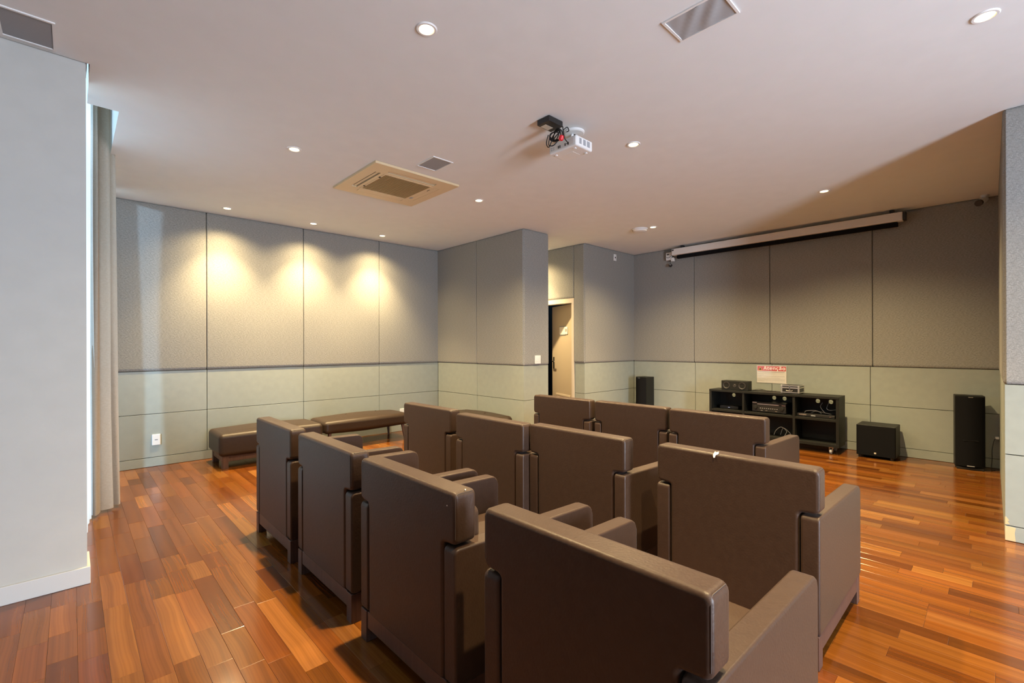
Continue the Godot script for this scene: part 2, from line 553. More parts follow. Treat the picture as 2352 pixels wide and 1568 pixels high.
func structure() -> void:
	var t := 0.016      # how far the carcass stands behind the boards
	# wall with the three washing lamps
	var w := setting("wall_north")
	boxpart("carcass", Vector3(-0.9, 0, ZA - 0.3), Vector3(XC + 0.3, HC + 0.7, ZA - t), "joint", w)
	clad(w, Vector3(0, 0, ZA), Vector3.BACK, [-0.06, 1.186, 2.316, 3.441, XC], [-0.06, 1.189, 2.315, 3.442, XC])
	# return wall
	w = setting("wall_return")
	boxpart("carcass", Vector3(XC + t, 0, ZA), Vector3(5.03 - t, HC + 0.2, ZD - t), "joint", w)
	clad(w, Vector3(XC, 0, 0), Vector3.LEFT, [ZA, -5.561, ZD], [ZA, -5.561, ZD])
	# pier face toward the chairs
	w = setting("wall_pier")
	clad(w, Vector3(0, 0, ZD), Vector3.BACK, [XC, 5.03], [XC, 5.03])
	clad(w, Vector3(5.03, 0, 0), Vector3.RIGHT, [4.6, 6.1], [4.6, 6.1])
	# door wall of the niche
	w = setting("wall_door")
	boxpart("carcass", Vector3(XD + t, 0, -4.752), Vector3(XD + 0.12, HC + 0.2, ZD - t), "joint", w)
	boxpart("carcass", Vector3(XD + t, 2.12, -6.2), Vector3(XD + 0.12, HC + 0.2, -4.752), "joint", w)
	boxpart("carcass", Vector3(XD + t, 0, -6.2), Vector3(XD + 0.12, 2.12, -5.64), "joint", w)
	clad(w, Vector3(XD, 0, 0), Vector3.LEFT, [-4.752, ZD], [-4.752, ZD])
	panel("fabric_panel", w, Vector3(XD, 0, 0), Vector3.LEFT, -6.1, -4.752, 2.12, HC, "fabric", 0.012, 0.05, 0.022, 0.0015)
	boxpart("side_board", Vector3(XD, 0, -6.1), Vector3(XD + 0.02, 2.12, -5.64), "laminate", w)
	w = setting("wall_niche")
	boxpart("plaster", Vector3(5.0, 0, -6.3), Vector3(XD + 0.1, HC + 0.2, -6.1), "wall_paint", w)
	# unseen room behind the ajar door, its darkness put into the wall colour
	w = setting("wall_back_room")
	boxpart("plaster", Vector3(7.3, 0, -7.3), Vector3(7.42, HC, -4.7), "joint", w)
	boxpart("plaster", Vector3(XD + 0.1, 0, -7.4), Vector3(7.42, HC, -7.25), "joint", w)
	boxpart("plaster", Vector3(XD + 0.12, 0, -7.3), Vector3(XD + 0.2, HC, -6.15), "joint", w)
	# wall between door and screen
	w = setting("wall_niche_flank")
	boxpart("carcass", Vector3(XD + t, 0, ZD - 0.25), Vector3(XB + 0.3, HC + 0.2, ZD - t), "joint", w)
	clad(w, Vector3(0, 0, ZD), Vector3.BACK, [XD, XB], [XD, XB])
	# screen wall
	w = setting("wall_east")
	boxpart("carcass", Vector3(XB + t, 0, ZD - 0.3), Vector3(XB + 0.3, HC + 0.2, 0.4), "joint", w)
	clad(w, Vector3(XB, 0, 0), Vector3.LEFT, [ZD, -3.432, -2.310, -1.128, 0.06], [ZD, -3.419, -2.288, -1.154, 0.06])
	# flank of the near wall, almost edge-on to the camera: it leans a touch toward the screen wall
	w = setting("wall_flank")
	var fl := Vector3(-0.013, 0, -1).normalized()
	var u := Vector3.UP.cross(fl)
	boxpart("carcass", Vector3(XP + t, 0, 0.03), Vector3(XB + 0.3, HC + 0.2, 0.3), "joint", w)
	var st := new_st()
	var at := Vector3(XP, 0, 0.006)
	var b := Basis(u, Vector3.UP, fl)
	add_round(st, Vector3(-2.63, H1, -0.045), Vector3(-0.001, HC, 0.008), Vector3(0.022, 0.022, 0.018), 3, Vector3.ZERO, b, at)
	part("fabric_panel", st, "fabric", w)
	for ys in [[0.0, H3], [H3, H2], [H2, H1]]:
		st = new_st()
		add_round(st, Vector3(-2.63, ys[0] + 0.003, -0.02), Vector3(0.0, ys[1] - 0.003, 0.0), Vector3.ONE * 0.0015, 1, Vector3.ZERO, b, at)
		part("wainscot_panel", st, "laminate", w)
	# near wall
	w = setting("wall_near")
	boxpart("carcass", Vector3(XP + t, 0, 0.02), Vector3(XP + 0.3, HC + 0.2, ZW + 0.2), "joint", w)
	clad(w, Vector3(XP, 0, 0), Vector3.LEFT, [0.006, 1.13, 2.26, ZW], [0.006, 1.13, 2.26, ZW])
	# chipped laminate at the corner: bare board shows
	st = new_st()
	for q in [[Vector2(0.0, 0.004), Vector2(0.05, 0.004), Vector2(0.045, 0.06), Vector2(0.05, 0.098), Vector2(0.0, 0.102)], [Vector2(0.0, 0.112), Vector2(0.022, 0.118), Vector2(0.012, 0.135), Vector2(0.02, 0.142), Vector2(0.006, 0.165), Vector2(0.0, 0.165)]]:
		add_extrude(st, PackedVector2Array(q), 0.002, 0.0003, Transform3D(Basis(Vector3.BACK, Vector3.UP, Vector3.LEFT), Vector3(XP - 0.0005, 0, 0.006)), 1)
	var chip := part("bare_chip", st, "plywood", w)
	chip.set_meta("label", "bare board where the laminate has chipped off")
	# back wall out of view, with an unseen glass door as the daylight source
	w = setting("wall_south")
	boxpart("plaster", Vector3(-3.3, 0, ZW), Vector3(1.2, HC + 0.2, ZW + 0.2), "wall_paint", w)
	boxpart("plaster", Vector3(2.12, 0, ZW), Vector3(XP + 0.3, HC + 0.2, ZW + 0.2), "wall_paint", w)
	boxpart("plaster", Vector3(1.2, 2.38, ZW), Vector3(2.12, HC + 0.2, ZW + 0.2), "wall_paint", w)
	var gd := setting("unseen_door_2")
	boxpart("jamb", Vector3(1.2, 0, ZW + 0.05), Vector3(1.24, 2.38, ZW + 0.1), "aluminium", gd)
	boxpart("jamb", Vector3(2.08, 0, ZW + 0.05), Vector3(2.12, 2.38, ZW + 0.1), "aluminium", gd)
	boxpart("head", Vector3(1.24, 2.34, ZW + 0.05), Vector3(2.08, 2.38, ZW + 0.1), "aluminium", gd)
	boxpart("pane", Vector3(1.24, 0.02, ZW + 0.07), Vector3(2.08, 2.34, ZW + 0.076), "glass", gd)
	# added wall out of view that keeps the low sun off that door
	w = setting("added_sun_wall")
	boxpart("render", Vector3(0.5, -0.2, ZW + 0.2), Vector3(0.7, 5.5, ZW + 3.6), "render_outside", w)
	# west side: unseen wall clad dark to cut bounced light, and the white wall with its skirting
	w = setting("unseen_wall_west")
	boxpart("carcass", Vector3(-3.3, 0, -3.7), Vector3(-3.0 - t, HC + 0.2, ZW + 0.2), "joint", w)
	clad(w, Vector3(-3.0, 0, 0), Vector3.RIGHT, [-ZW, -2.4, -1.2, 0.0, 1.2, 2.4, 3.6], [-ZW, -2.4, -1.2, 0.0, 1.2, 2.4, 3.6])
	w = setting("wall_column")
	boxpart("plaster", Vector3(-3.1, 0, -3.80), Vector3(0.062, HC + 0.05, -3.61), "wall_paint", w)
	boxpart("edge_bead", Vector3(0.055, 0.1, -3.87), Vector3(0.064, HC, -3.612), "wall_paint", w)
	w = setting("baseboard_column")
	roundpart("board", Vector3(-3.0, 0.0, -3.612), Vector3(0.078, 0.098, -3.594), 0.004, "white_skirting", w)
	roundpart("board", Vector3(0.062, 0.0, -3.87), Vector3(0.078, 0.098, -3.60), 0.004, "white_skirting", w)
	# window behind the curtain
	w = setting("window_1")
	boxpart("sill_wall", Vector3(-0.26, 0, ZA), Vector3(-0.12, 0.06, -3.87), "wall_paint", w)
	boxpart("lintel", Vector3(-0.26, 3.46, ZA), Vector3(-0.12, HC + 0.7, -3.87), "wall_paint", w)
	for z in [ZA + 0.02, -5.72, -4.82, -3.93]:
		boxpart("mullion", Vector3(-0.22, 0.06, z - 0.02), Vector3(-0.16, 3.46, z + 0.02), "aluminium", w)
	for z in [[ZA + 0.04, -5.74], [-5.70, -4.84], [-4.80, -3.95]]:
		boxpart("pane", Vector3(-0.193, 0.06, z[0]), Vector3(-0.187, 3.46, z[1]), "glass", w)
	# ceiling with the curtain pocket
	st = new_st()
	var cw := HC
	add_box(st, Vector3(0.242, cw, ZA - 0.3), Vector3(XB + 0.3, cw + 0.12, -4.19))
	add_box(st, Vector3(0.080, cw, -4.19), Vector3(XB + 0.3, cw + 0.12, -3.60))
	add_box(st, Vector3(-3.3, cw, -3.60), Vector3(XB + 0.3, cw + 0.12, ZW + 0.2))
	add_box(st, Vector3(0.242, cw + 0.12, ZA - 0.3), Vector3(0.30, cw + 0.62, -4.19))
	add_box(st, Vector3(0.080, cw + 0.12, -4.19), Vector3(0.30, cw + 0.62, -3.60))
	add_box(st, Vector3(-0.26, cw + 0.60, ZA - 0.3), Vector3(0.30, cw + 0.72, -3.60))
	add_box(st, Vector3(-0.26, cw + 0.03, -3.87), Vector3(0.07, cw + 0.62, -3.60))
	var c := part("ceiling", st, "ceiling_paint", self)
	c.set_meta("kind", "structure")
	# door in the niche: frame, and the leaf standing ajar
	var d := setting("door_1")
	boxpart("jamb", Vector3(XD - 0.012, 0, -4.80), Vector3(XD + 0.13, 2.12, -4.752), "door_frame", d)
	boxpart("jamb", Vector3(XD - 0.012, 0, -5.64), Vector3(XD + 0.13, 2.12, -5.592), "door_frame", d)
	boxpart("head", Vector3(XD - 0.012, 2.047, -5.592), Vector3(XD + 0.13, 2.12, -4.80), "door_frame", d)
	boxpart("strike_plate", Vector3(XD + 0.03, 0.98, -5.5925), Vector3(XD + 0.055, 1.16, -5.59), "chrome", d)
	var leaf := Node3D.new()
	leaf.name = "leaf"
	d.add_child(leaf)
	leaf.position = Vector3(XD + 0.10, 0, -4.803)
	leaf.rotation.y = deg_to_rad(-22.0)
	# leaf runs from the hinge along -z
	boxpart("slab", Vector3(-0.036, 0.01, -0.785), Vector3(0.0, 2.04, 0.0), "door_wood", leaf)
	for k in 5:
		boxpart("vent_slat", Vector3(-0.046, 0.27 + k * 0.045, -0.60), Vector3(-0.036, 0.30 + k * 0.045, -0.14), "door_frame", leaf)
	boxpart("vent_frame", Vector3(-0.042, 0.50, -0.63), Vector3(-0.036, 0.53, -0.11), "door_frame", leaf)
	boxpart("lock_plate", Vector3(-0.040, 0.95, -0.75), Vector3(-0.036, 1.155, -0.70), "black_satin", leaf)
	st = new_st()
	add_tube(st, [Vector3(-0.04, 1.08, -0.725), Vector3(-0.085, 1.08, -0.725), Vector3(-0.09, 1.08, -0.70), Vector3(-0.09, 1.08, -0.61)], 0.009)
	part("lever_handle", st, "chrome", leaf)
	boxpart("sign_frame", Vector3(-0.041, 1.53, -0.50), Vector3(-0.036, 1.69, -0.28), "sign_blue", leaf)
	boxpart("sign_face", Vector3(-0.044, 1.547, -0.49), Vector3(-0.0405, 1.673, -0.20), "paper", leaf)
	boxpart("sign_pictogram", Vector3(-0.0448, 1.59, -0.29), Vector3(-0.0435, 1.64, -0.22), "print_grey", leaf)
	solids.append(AABB(Vector3(-3.1, 0, -3.87), Vector3(3.16, 3, 0.26)))

# ================================================================= floor
func project(p: Vector3) -> Vector2:
	var yaw := deg_to_rad(43.446)
	var q := p - Vector3(0, 1.35, 0)
	var d := q.dot(Vector3(sin(yaw), 0, -cos(yaw)))
	if d < 0.2:
		return Vector2(-9999, -9999)
	return Vector2(1176 + 1068.86 * q.dot(Vector3(cos(yaw), 0, sin(yaw))) / d, 794.5 - 1068.86 * q.y / d)

func add_plank(st: SurfaceTool, x0: float, x1: float, z0: float, z1: float, y: float, col: Color, uo: Vector2) -> void:
	var g := 0.0004
	var e := 0.0010
	var o := [Vector3(x0 + g, y - e, z0 + g), Vector3(x1 - g, y - e, z0 + g), Vector3(x1 - g, y - e, z1 - g), Vector3(x0 + g, y - e, z1 - g)]
	var i := [Vector3(x0 + g + e, y, z0 + g + e), Vector3(x1 - g - e, y, z0 + g + e), Vector3(x1 - g - e, y, z1 - g - e), Vector3(x0 + g + e, y, z1 - g - e)]
	var nn := [Vector3(-1, 1, -1), Vector3(1, 1, -1), Vector3(1, 1, 1), Vector3(-1, 1, 1)]
	st.set_color(col)
	var put := func(p: Vector3, n: Vector3):
		st.set_color(col)
		v(st, p, n, Vector2(p.x - x0, p.z - z0) * 1.6 + uo)
	for k in [0, 1, 2, 0, 2, 3]:
		put.call(i[k], Vector3.UP)
	for k in 4:
		var l := (k + 1) % 4
		var n := Vector3((nn[k].x + nn[l].x) * 0.15, 1, (nn[k].z + nn[l].z) * 0.15).normalized()
		for p in [o[k], o[l], i[l], o[k], i[l], i[k]]:
			put.call(p, n)
		var low := Vector3(0, -0.012, 0)
		var side := Vector3(n.x, 0, n.z).normalized()
		for p in [o[k] + low, o[l] + low, o[l], o[k] + low, o[l], o[k]]:
			put.call(p, side)

func plank_tone() -> Color:
	var f := rng.randf()
	var base := Vector3(0.158, 0.052, 0.0090)
	if f < 0.14:
		base = Vector3(0.235, 0.094, 0.021)
	elif f < 0.32:
		base = Vector3(0.116, 0.036, 0.0075)
	elif f < 0.5:
		base = Vector3(0.188, 0.066, 0.012)
	base *= rng.randf_range(0.88, 1.12)
	return Color(base.x * rng.randf_range(0.95, 1.05), base.y, base.z * rng.randf_range(0.9, 1.12))

func hidden(p: Vector3) -> bool:
	var eye := Vector3(0, 1.35, 0)
	for b in solids:
		if b.intersects_segment(eye, p):
			return true
	return false

func floor_planks() -> void:
	# chairs and walls that hide planks from the camera
	for s in chair_spots():
		solids.append(AABB(Vector3(s[0], 0.15, s[1] - 0.36), Vector3(0.75, 0.45, 0.72)))
	var fl := setting("floor")
	boxpart("screed", Vector3(-3.3, -0.2, ZA - 0.8), Vector3(XB + 0.3, -0.011, ZW + 0.4), "floor_gap", fl)
	var planks := []
	var wd := 0.098
	var x := -3.02
	while x < XB + 0.02:
		var z := ZA - 0.2 - rng.randf() * 0.5
		while z < ZW:
			var ln: float = [0.26, 0.33, 0.40, 0.48, 0.58, 0.70][rng.randi() % 6]
			var z1 := z + ln
			planks.append([x, x + wd, maxf(z, ZA - 0.02), minf(z1, ZW + 0.1), rng.randf_range(-0.0004, 0.0), plank_tone(), Vector2(rng.randf() * 7, rng.randf() * 7)])
			z = z1
		x += wd
	var seen := []
	for k in planks.size():
		var p: Array = planks[k]
		if p[3] - p[2] < 0.02:
			continue
		var m := Vector3((p[0] + p[1]) / 2, 0, (p[2] + p[3]) / 2)
		var a := project(Vector3(p[0], 0, p[2]))
		var b := project(Vector3(p[1], 0, p[2]))
		var c := project(Vector3(p[1], 0, p[3]))
		var d := project(Vector3(p[0], 0, p[3]))
		var mid := project(m)
		if mid.x < -60 or mid.x > 2412 or mid.y > 1640 or mid.y < 900 or a.x < -9000 or c.x < -9000 or b.x < -9000 or d.x < -9000:
			continue
		if m.x > XP - 0.02 and m.z > 0.0:
			continue
		if hidden(m):
			continue
		var area := absf((c - a).cross(d - b)) / 2
		seen.append([area, k])
	seen.sort_custom(func(p, q): return p[0] > q[0])
	var single_ones := {}
	for k in mini(300, seen.size()):
		single_ones[seen[k][1]] = true
	var rest := new_st()
	for k in planks.size():
		var p: Array = planks[k]
		if p[3] - p[2] < 0.02:
			continue
		if single_ones.has(k):
			var st := new_st()
			add_plank(st, p[0], p[1], p[2], p[3], p[4], p[5], p[6])
			part("plank", st, "floor_wood", fl)
		else:
			add_plank(rest, p[0], p[1], p[2], p[3], p[4], p[5], p[6])
	var r := part("planking", rest, "floor_wood", fl)
	r.set_meta("kind", "stuff")

# ================================================================= furniture
func chair_spots() -> Array:
	# rear x, middle z, row, place in the row
	return [[0.985, -3.410, 2, 0], [0.985, -2.545, 2, 1], [0.975, -1.690, 2, 2], [0.960, -0.782, 2, 3],
		[2.225, -3.440, 1, 0], [2.160, -2.548, 1, 1], [2.215, -1.805, 1, 2], [2.240, -0.890, 1, 3],
		[3.570, -3.070, 0, 0], [3.585, -2.290, 0, 1], [3.565, -1.525, 0, 2]]

func make_armchair() -> Node3D:
	# faces +x; rear at x = 0, base on the floor
	var c := Node3D.new()
	var hw := 0.3675
	var aw := 0.072
	var dp := 0.80
	# T-shaped back: wide head over the arms, narrow panel between them
	var o := rounded_outline([Vector2(-hw, 0.645), Vector2(-hw + aw + 0.004, 0.640), Vector2(-hw + aw + 0.004, 0.135), Vector2(hw - aw - 0.004, 0.135), Vector2(hw - aw - 0.004, 0.640), Vector2(hw, 0.645), Vector2(hw, 0.832), Vector2(-hw, 0.832)],
		[0.022, 0.012, 0.022, 0.022, 0.012, 0.022, 0.022, 0.022], 4)
	var st := new_st()
	# outline x -> chair z, so that the extrusion runs along chair x
	add_extrude(st, o, 0.098, 0.016, Transform3D(Basis(Vector3.BACK, Vector3.UP, Vector3.LEFT), Vector3(0.049, 0, 0)), 4)
	var back := part("backrest", st, "leather", c)
	for s in [-1.0, 1.0]:
		st = new_st()
		var z: float = s * (hw - 0.0045)
		add_tube(st, [Vector3(0.0045, 0.668, z), Vector3(0.0045, 0.806, z), Vector3(0.008, 0.820, z - s * 0.002), Vector3(0.018, 0.8262, z - s * 0.002), Vector3(0.082, 0.8262, z - s * 0.002)], 0.0014, 5)
		part("seam", st, "seam_thread", back)
	# arms
	for s in [-1.0, 1.0]:
		st = new_st()
		var ao := rounded_outline([Vector2(0.0, 0.142), Vector2(dp, 0.142), Vector2(dp - 0.004, 0.612), Vector2(0.0, 0.634)], [0.02, 0.02, 0.045, 0.022], 4)
		add_extrude(st, ao, aw, 0.010, Transform3D(Basis.IDENTITY, Vector3(0, 0, s * (hw - aw / 2 + 0.001))), 3)
		var arm := part("arm", st, "leather", c)
		for q in [-1.0, 1.0]:
			st = new_st()
			var z: float = s * (hw - aw / 2 + 0.001) + q * (aw / 2 - 0.0025)
			add_tube(st, [Vector3(0.07, 0.622, z), Vector3(0.4, 0.6145, z), Vector3(dp - 0.05, 0.604, z), Vector3(dp - 0.018, 0.594, z), Vector3(dp - 0.007, 0.566, z), Vector3(dp - 0.006, 0.16, z)], 0.0014, 5)
			part("seam", st, "seam_thread", arm)
	# seat
	roundpart("seat_base", Vector3(0.085, 0.142, -hw + aw), Vector3(dp - 0.04, 0.30, hw - aw), 0.012, "leather", c)
	roundpart("seat_cushion", Vector3(0.085, 0.295, -hw + aw + 0.004), Vector3(dp - 0.03, 0.435, hw - aw - 0.004), 0.035, "leather", c, 3, Vector3(0, 0.025, 0))
	roundpart("back_cushion", Vector3(0.085, 0.40, -hw + aw + 0.006), Vector3(0.19, 0.735, hw - aw - 0.006), 0.04, "leather", c, 3, Vector3(0.02, 0, 0))
	# wooden plinth
	for x in [[0.0, 0.055], [dp - 0.075, dp - 0.02]]:
		for s in [-1.0, 1.0]:
			roundpart("leg", Vector3(x[0], 0.0, s * (hw - 0.03) - 0.028), Vector3(x[1], 0.142, s * (hw - 0.03) + 0.028), 0.003, "dark_wood", c, 1)
	for s in [-1.0, 1.0]:
		roundpart("rail", Vector3(0.05, 0.066, s * (hw - 0.03) - 0.02), Vector3(dp - 0.07, 0.142, s * (hw - 0.03) + 0.026), 0.003, "dark_wood", c, 1)
	roundpart("rail", Vector3(0.004, 0.066, -hw + 0.06), Vector3(0.045, 0.142, hw - 0.06), 0.003, "dark_wood", c, 1)
	roundpart("rail", Vector3(dp - 0.07, 0.066, -hw + 0.06), Vector3(dp - 0.03, 0.142, hw - 0.06), 0.003, "dark_wood", c, 1)
	return c

func furniture() -> void:
	var rows := ["front row by the media cabinet", "middle row", "back row"]
	var place := [["first", "second", "third"], ["first", "second", "third", "fourth"], ["first", "second", "third", "fourth"]]
	var proto := make_armchair()
	var k := 0
	for s in chair_spots():
		var c: Node3D = proto if k == 0 else proto.duplicate()
		c.name = numbered("armchair")
		add_child(c)
		c.position = Vector3(s[0], 0, s[1])
		tag(c, "brown leather armchair, %s of the %s from the bench wall" % [place[s[2]][s[3]], rows[s[2]]], "armchair", "brown leather armchairs in three rows")
		if s[2] == 1 and s[3] == 3:
			c.set_meta("label", "brown leather armchair with a white tear on its back, last of the middle row")
			var st := new_st()
			var tear := PackedVector2Array([Vector2(-0.010, -0.004), Vector2(-0.003, -0.022), Vector2(0.004, -0.020), Vector2(0.003, -0.006), Vector2(0.014, 0.004), Vector2(0.012, 0.018), Vector2(0.002, 0.012), Vector2(-0.006, 0.016)])
			add_extrude(st, tear, 0.003, 0.0008, Transform3D(Basis(Vector3.BACK, Vector3(0.72, 0.69, 0), Vector3(-0.69, 0.72, 0)), Vector3(0.0040, 0.8287, -0.062)), 1)
			var t := part("tear", st, "torn_lining", c)
			t.set_meta("label", "white lining showing through a tear")
		if s[2] == 2 and s[3] == 2:
			for q in [Vector3(0.004, 0.80, 0.35), Vector3(0.055, 0.833, 0.355), Vector3(0.001, 0.78, 0.32)]:
				roundpart("scuff", q - Vector3.ONE * 0.0025, q + Vector3.ONE * 0.0025, 0.002, "torn_lining", c, 1)
		k += 1
	# benches along the walls
	var b := thing("bench", "brown leather bench on a low wooden plinth, under the lamp-washed wall", "bench", Vector3(1.735, 0, -6.17), 0, "brown leather benches by the walls")
	roundpart("cushion", Vector3(-0.565, 0.14, -0.29), Vector3(0.565, 0.385, 0.29), 0.045, "bench_leather", b, 4, Vector3(0, 0.045, 0))
	for x in [-0.53, 0.47]:
		for z in [-0.26, 0.20]:
			roundpart("leg", Vector3(x, 0, z), Vector3(x + 0.06, 0.145, z + 0.06), 0.003, "dark_wood", b, 1)
	for z in [-0.25, 0.215]:
		roundpart("rail", Vector3(-0.47, 0.075, z), Vector3(0.47, 0.145, z + 0.035), 0.003, "dark_wood", b, 1)
	for x in [-0.525, 0.49]:
		roundpart("rail", Vector3(x, 0.075, -0.2), Vector3(x + 0.035, 0.145, 0.2), 0.003, "dark_wood", b, 1)
	b = thing("bench", "brown leather bench on slim tapered legs, beside the plinth bench", "bench", Vector3(2.985, 0, -6.27), 0, "brown leather benches by the walls")
	leg_bench(b, 0.625, 0.275)
	b = thing("bench", "brown leather bench along the short return wall beside the pier", "bench", Vector3(4.20, 0, -5.21), PI / 2, "brown leather benches by the walls")
	leg_bench(b, 0.52, 0.27)
	curtain()

func leg_bench(b: Node3D, hx: float, hz: float) -> void:
	var st := new_st()
	add_round(st, Vector3(-hx, 0.215, -hz), Vector3(hx, 0.375, hz), Vector3(0.055, 0.05, 0.055), 4, Vector3(0, 0.045, 0))
	part("cushion", st, "bench_leather", b)
	for x in [-1.0, 1.0]:
		for z in [-1.0, 1.0]:
			st = new_st()
			var top := Vector3(x * (hx - 0.09), 0.22, z * (hz - 0.06))
			var foot := Vector3(x * (hx - 0.065), 0.0, z * (hz - 0.035))
			var n := 8
			for i in n:
				var a0 := TAU * i / n
				var a1 := TAU * (i + 1) / n
				var c0 := Vector3(cos(a0), 0, sin(a0))
				var c1 := Vector3(cos(a1), 0, sin(a1))
				var q := [[foot + c0 * 0.014, c0], [foot + c1 * 0.014, c1], [top + c1 * 0.026, c1], [top + c0 * 0.026, c0]]
				for o in [[0, 1, 2], [0, 2, 3]]:
					tri(st, [q[o[0]][0], q[o[1]][0], q[o[2]][0]], [q[o[0]][1], q[o[1]][1], q[o[2]][1]])
			part("leg", st, "dark_wood", b)
	for x in [-0.22, 0.22]:
		st = new_st()
		add_lathe(st, [Vector2(0.0, 0.421), Vector2(0.009, 0.419), Vector2(0.013, 0.413)], 10, Transform3D(Basis.IDENTITY, Vector3(x, 0, 0)))
		part("button", st, "bench_leather", b)

func curtain_sheet(path: Array, y0: float, y1: float, xm: float, narrow: float) -> SurfaceTool:
	# cloth hung along a folded plan; the folds draw together toward the track and billow toward the hem
	var c := curve(path, 7)
	var st := new_st()
	var nv := 16
	var nu := c.size() - 1
	var P := []
	for j in nv + 1:
		var t := float(j) / nv
		var row := []
		for i in nu + 1:
			var p: Vector3 = c[i]
			var k := lerpf(1.0, narrow, pow(t, 0.8))
			row.append(Vector3(xm + (p.x - xm) * k + 0.006 * sin(4.0 * t + i * 0.35), lerpf(y0, y1, t), p.z + 0.012 * sin(5.0 * t + i * 0.22)))
		P.append(row)
	for j in nv:
		for i in nu:
			for o in [[0, 0], [0, 1], [1, 1], [0, 0], [1, 1], [1, 0]]:
				st.set_smooth_group(0)
				st.add_vertex(P[j + o[0]][i + o[1]])
	st.index()
	st.generate_normals()
	return st

func curtain() -> void:
	var c := thing("curtain", "beige floor-length curtain gathered in folds beside the white wall", "curtain", Vector3(0.19, 0, -5.0))
	var plan := []
	for q in [[0.108, -5.02], [0.118, -4.95], [0.150, -4.92], [0.163, -5.0], [0.150, -5.07], [0.176, -5.05], [0.243, -5.06], [0.252, -5.11], [0.242, -5.15], [0.292, -5.14], [0.302, -5.20], [0.22, -5.27], [0.13, -5.36], [0.24, -5.43], [0.27, -5.5], [0.13, -5.57], [0.25, -5.66], [0.13, -5.75], [0.25, -5.85], [0.13, -5.94], [0.24, -6.03], [0.13, -6.12], [0.19, -6.235]]:
		plan.append(Vector3(q[0], 0, q[1]))
	var o := part("cloth", curtain_sheet(plan, 0.025, HC + 0.52, 0.15, 0.72), "curtain_cloth", c)  # far folds out of view, ended to edge the slit for the sun
	o.position = -c.position
	plan = []
	for q in [[0.19, -6.36], [0.22, -6.40], [0.13, -6.44], [0.24, -6.49], [0.13, -6.54], [0.20, -6.575]]:
		plan.append(Vector3(q[0], 0, q[1]))
	o = part("cloth", curtain_sheet(plan, 0.025, HC + 0.52, 0.15, 0.8), "curtain_cloth", c)  # added bunch out of view, narrows the slit that shapes the sun stripe
	o.position = -c.position
	# lighter sheer panel on the same track; hidden near folds keep daylight off the ceiling
	plan = []
	for q in [[0.005, -4.02], [0.045, -4.10], [0.02, -4.22], [0.062, -4.30], [0.045, -4.42], [0.084, -4.52], [0.066, -4.64], [0.104, -4.74], [0.084, -4.83], [0.112, -4.87], [0.100, -4.95], [0.136, -4.93], [0.128, -5.02]]:
		plan.append(Vector3(q[0], 0, q[1]))
	o = part("sheer_cloth", curtain_sheet(plan, 0.025, HC + 0.52, 0.09, 0.85), "sheer_cloth", c)
	o.set_meta("label", "pale sheer edge of the curtain, lit by the window")
	o.position = -c.position
	var st := new_st()
	add_box(st, Vector3(0.13, HC + 0.53, -6.58), Vector3(0.17, HC + 0.57, -4.2))
	o = part("track", st, "aluminium", c)
	o.position = -c.position

# ================================================================= ceiling
func downlight(at: Vector3, label: String, energy: float, wide := 0.75) -> void:
	var d := thing("downlight", label, "light", at, 0, "recessed ceiling downlights")
	var st := new_st()
	add_lathe(st, [Vector2(0.036, 0.0), Vector2(0.036, -0.003), Vector2(0.040, -0.0065), Vector2(0.050, -0.0065), Vector2(0.054, -0.002), Vector2(0.054, 0.001)], 32)
	part("trim_ring", st, "white_plastic", d)
	st = new_st()
	add_lathe(st, [Vector2(0.0, -0.0035), Vector2(0.02, -0.0032), Vector2(0.036, -0.0015)], 24)
	part("lamp_face", st, "lamp_glow", d)
	var s := SpotLight3D.new()
	s.name = "lamp_light"
	s.light_color = Color(1.0, 0.875, 0.645)
	s.light_energy = energy * wide
	s.light_size = 0.03
	s.spot_range = 14.0
	s.spot_attenuation = 2.0
	s.spot_angle = 70.0
	s.spot_angle_attenuation = 1.0
	s.shadow_enabled = true
	d.add_child(s)
	s.position = Vector3(0, -0.045, 0)
	s.rotation.x = -PI / 2
	# the reflector's narrower beam
	var n := s.duplicate()
	n.name = "lamp_beam_light"
	n.spot_angle = 44.0
	n.light_energy = energy * 1.9
	d.add_child(n)

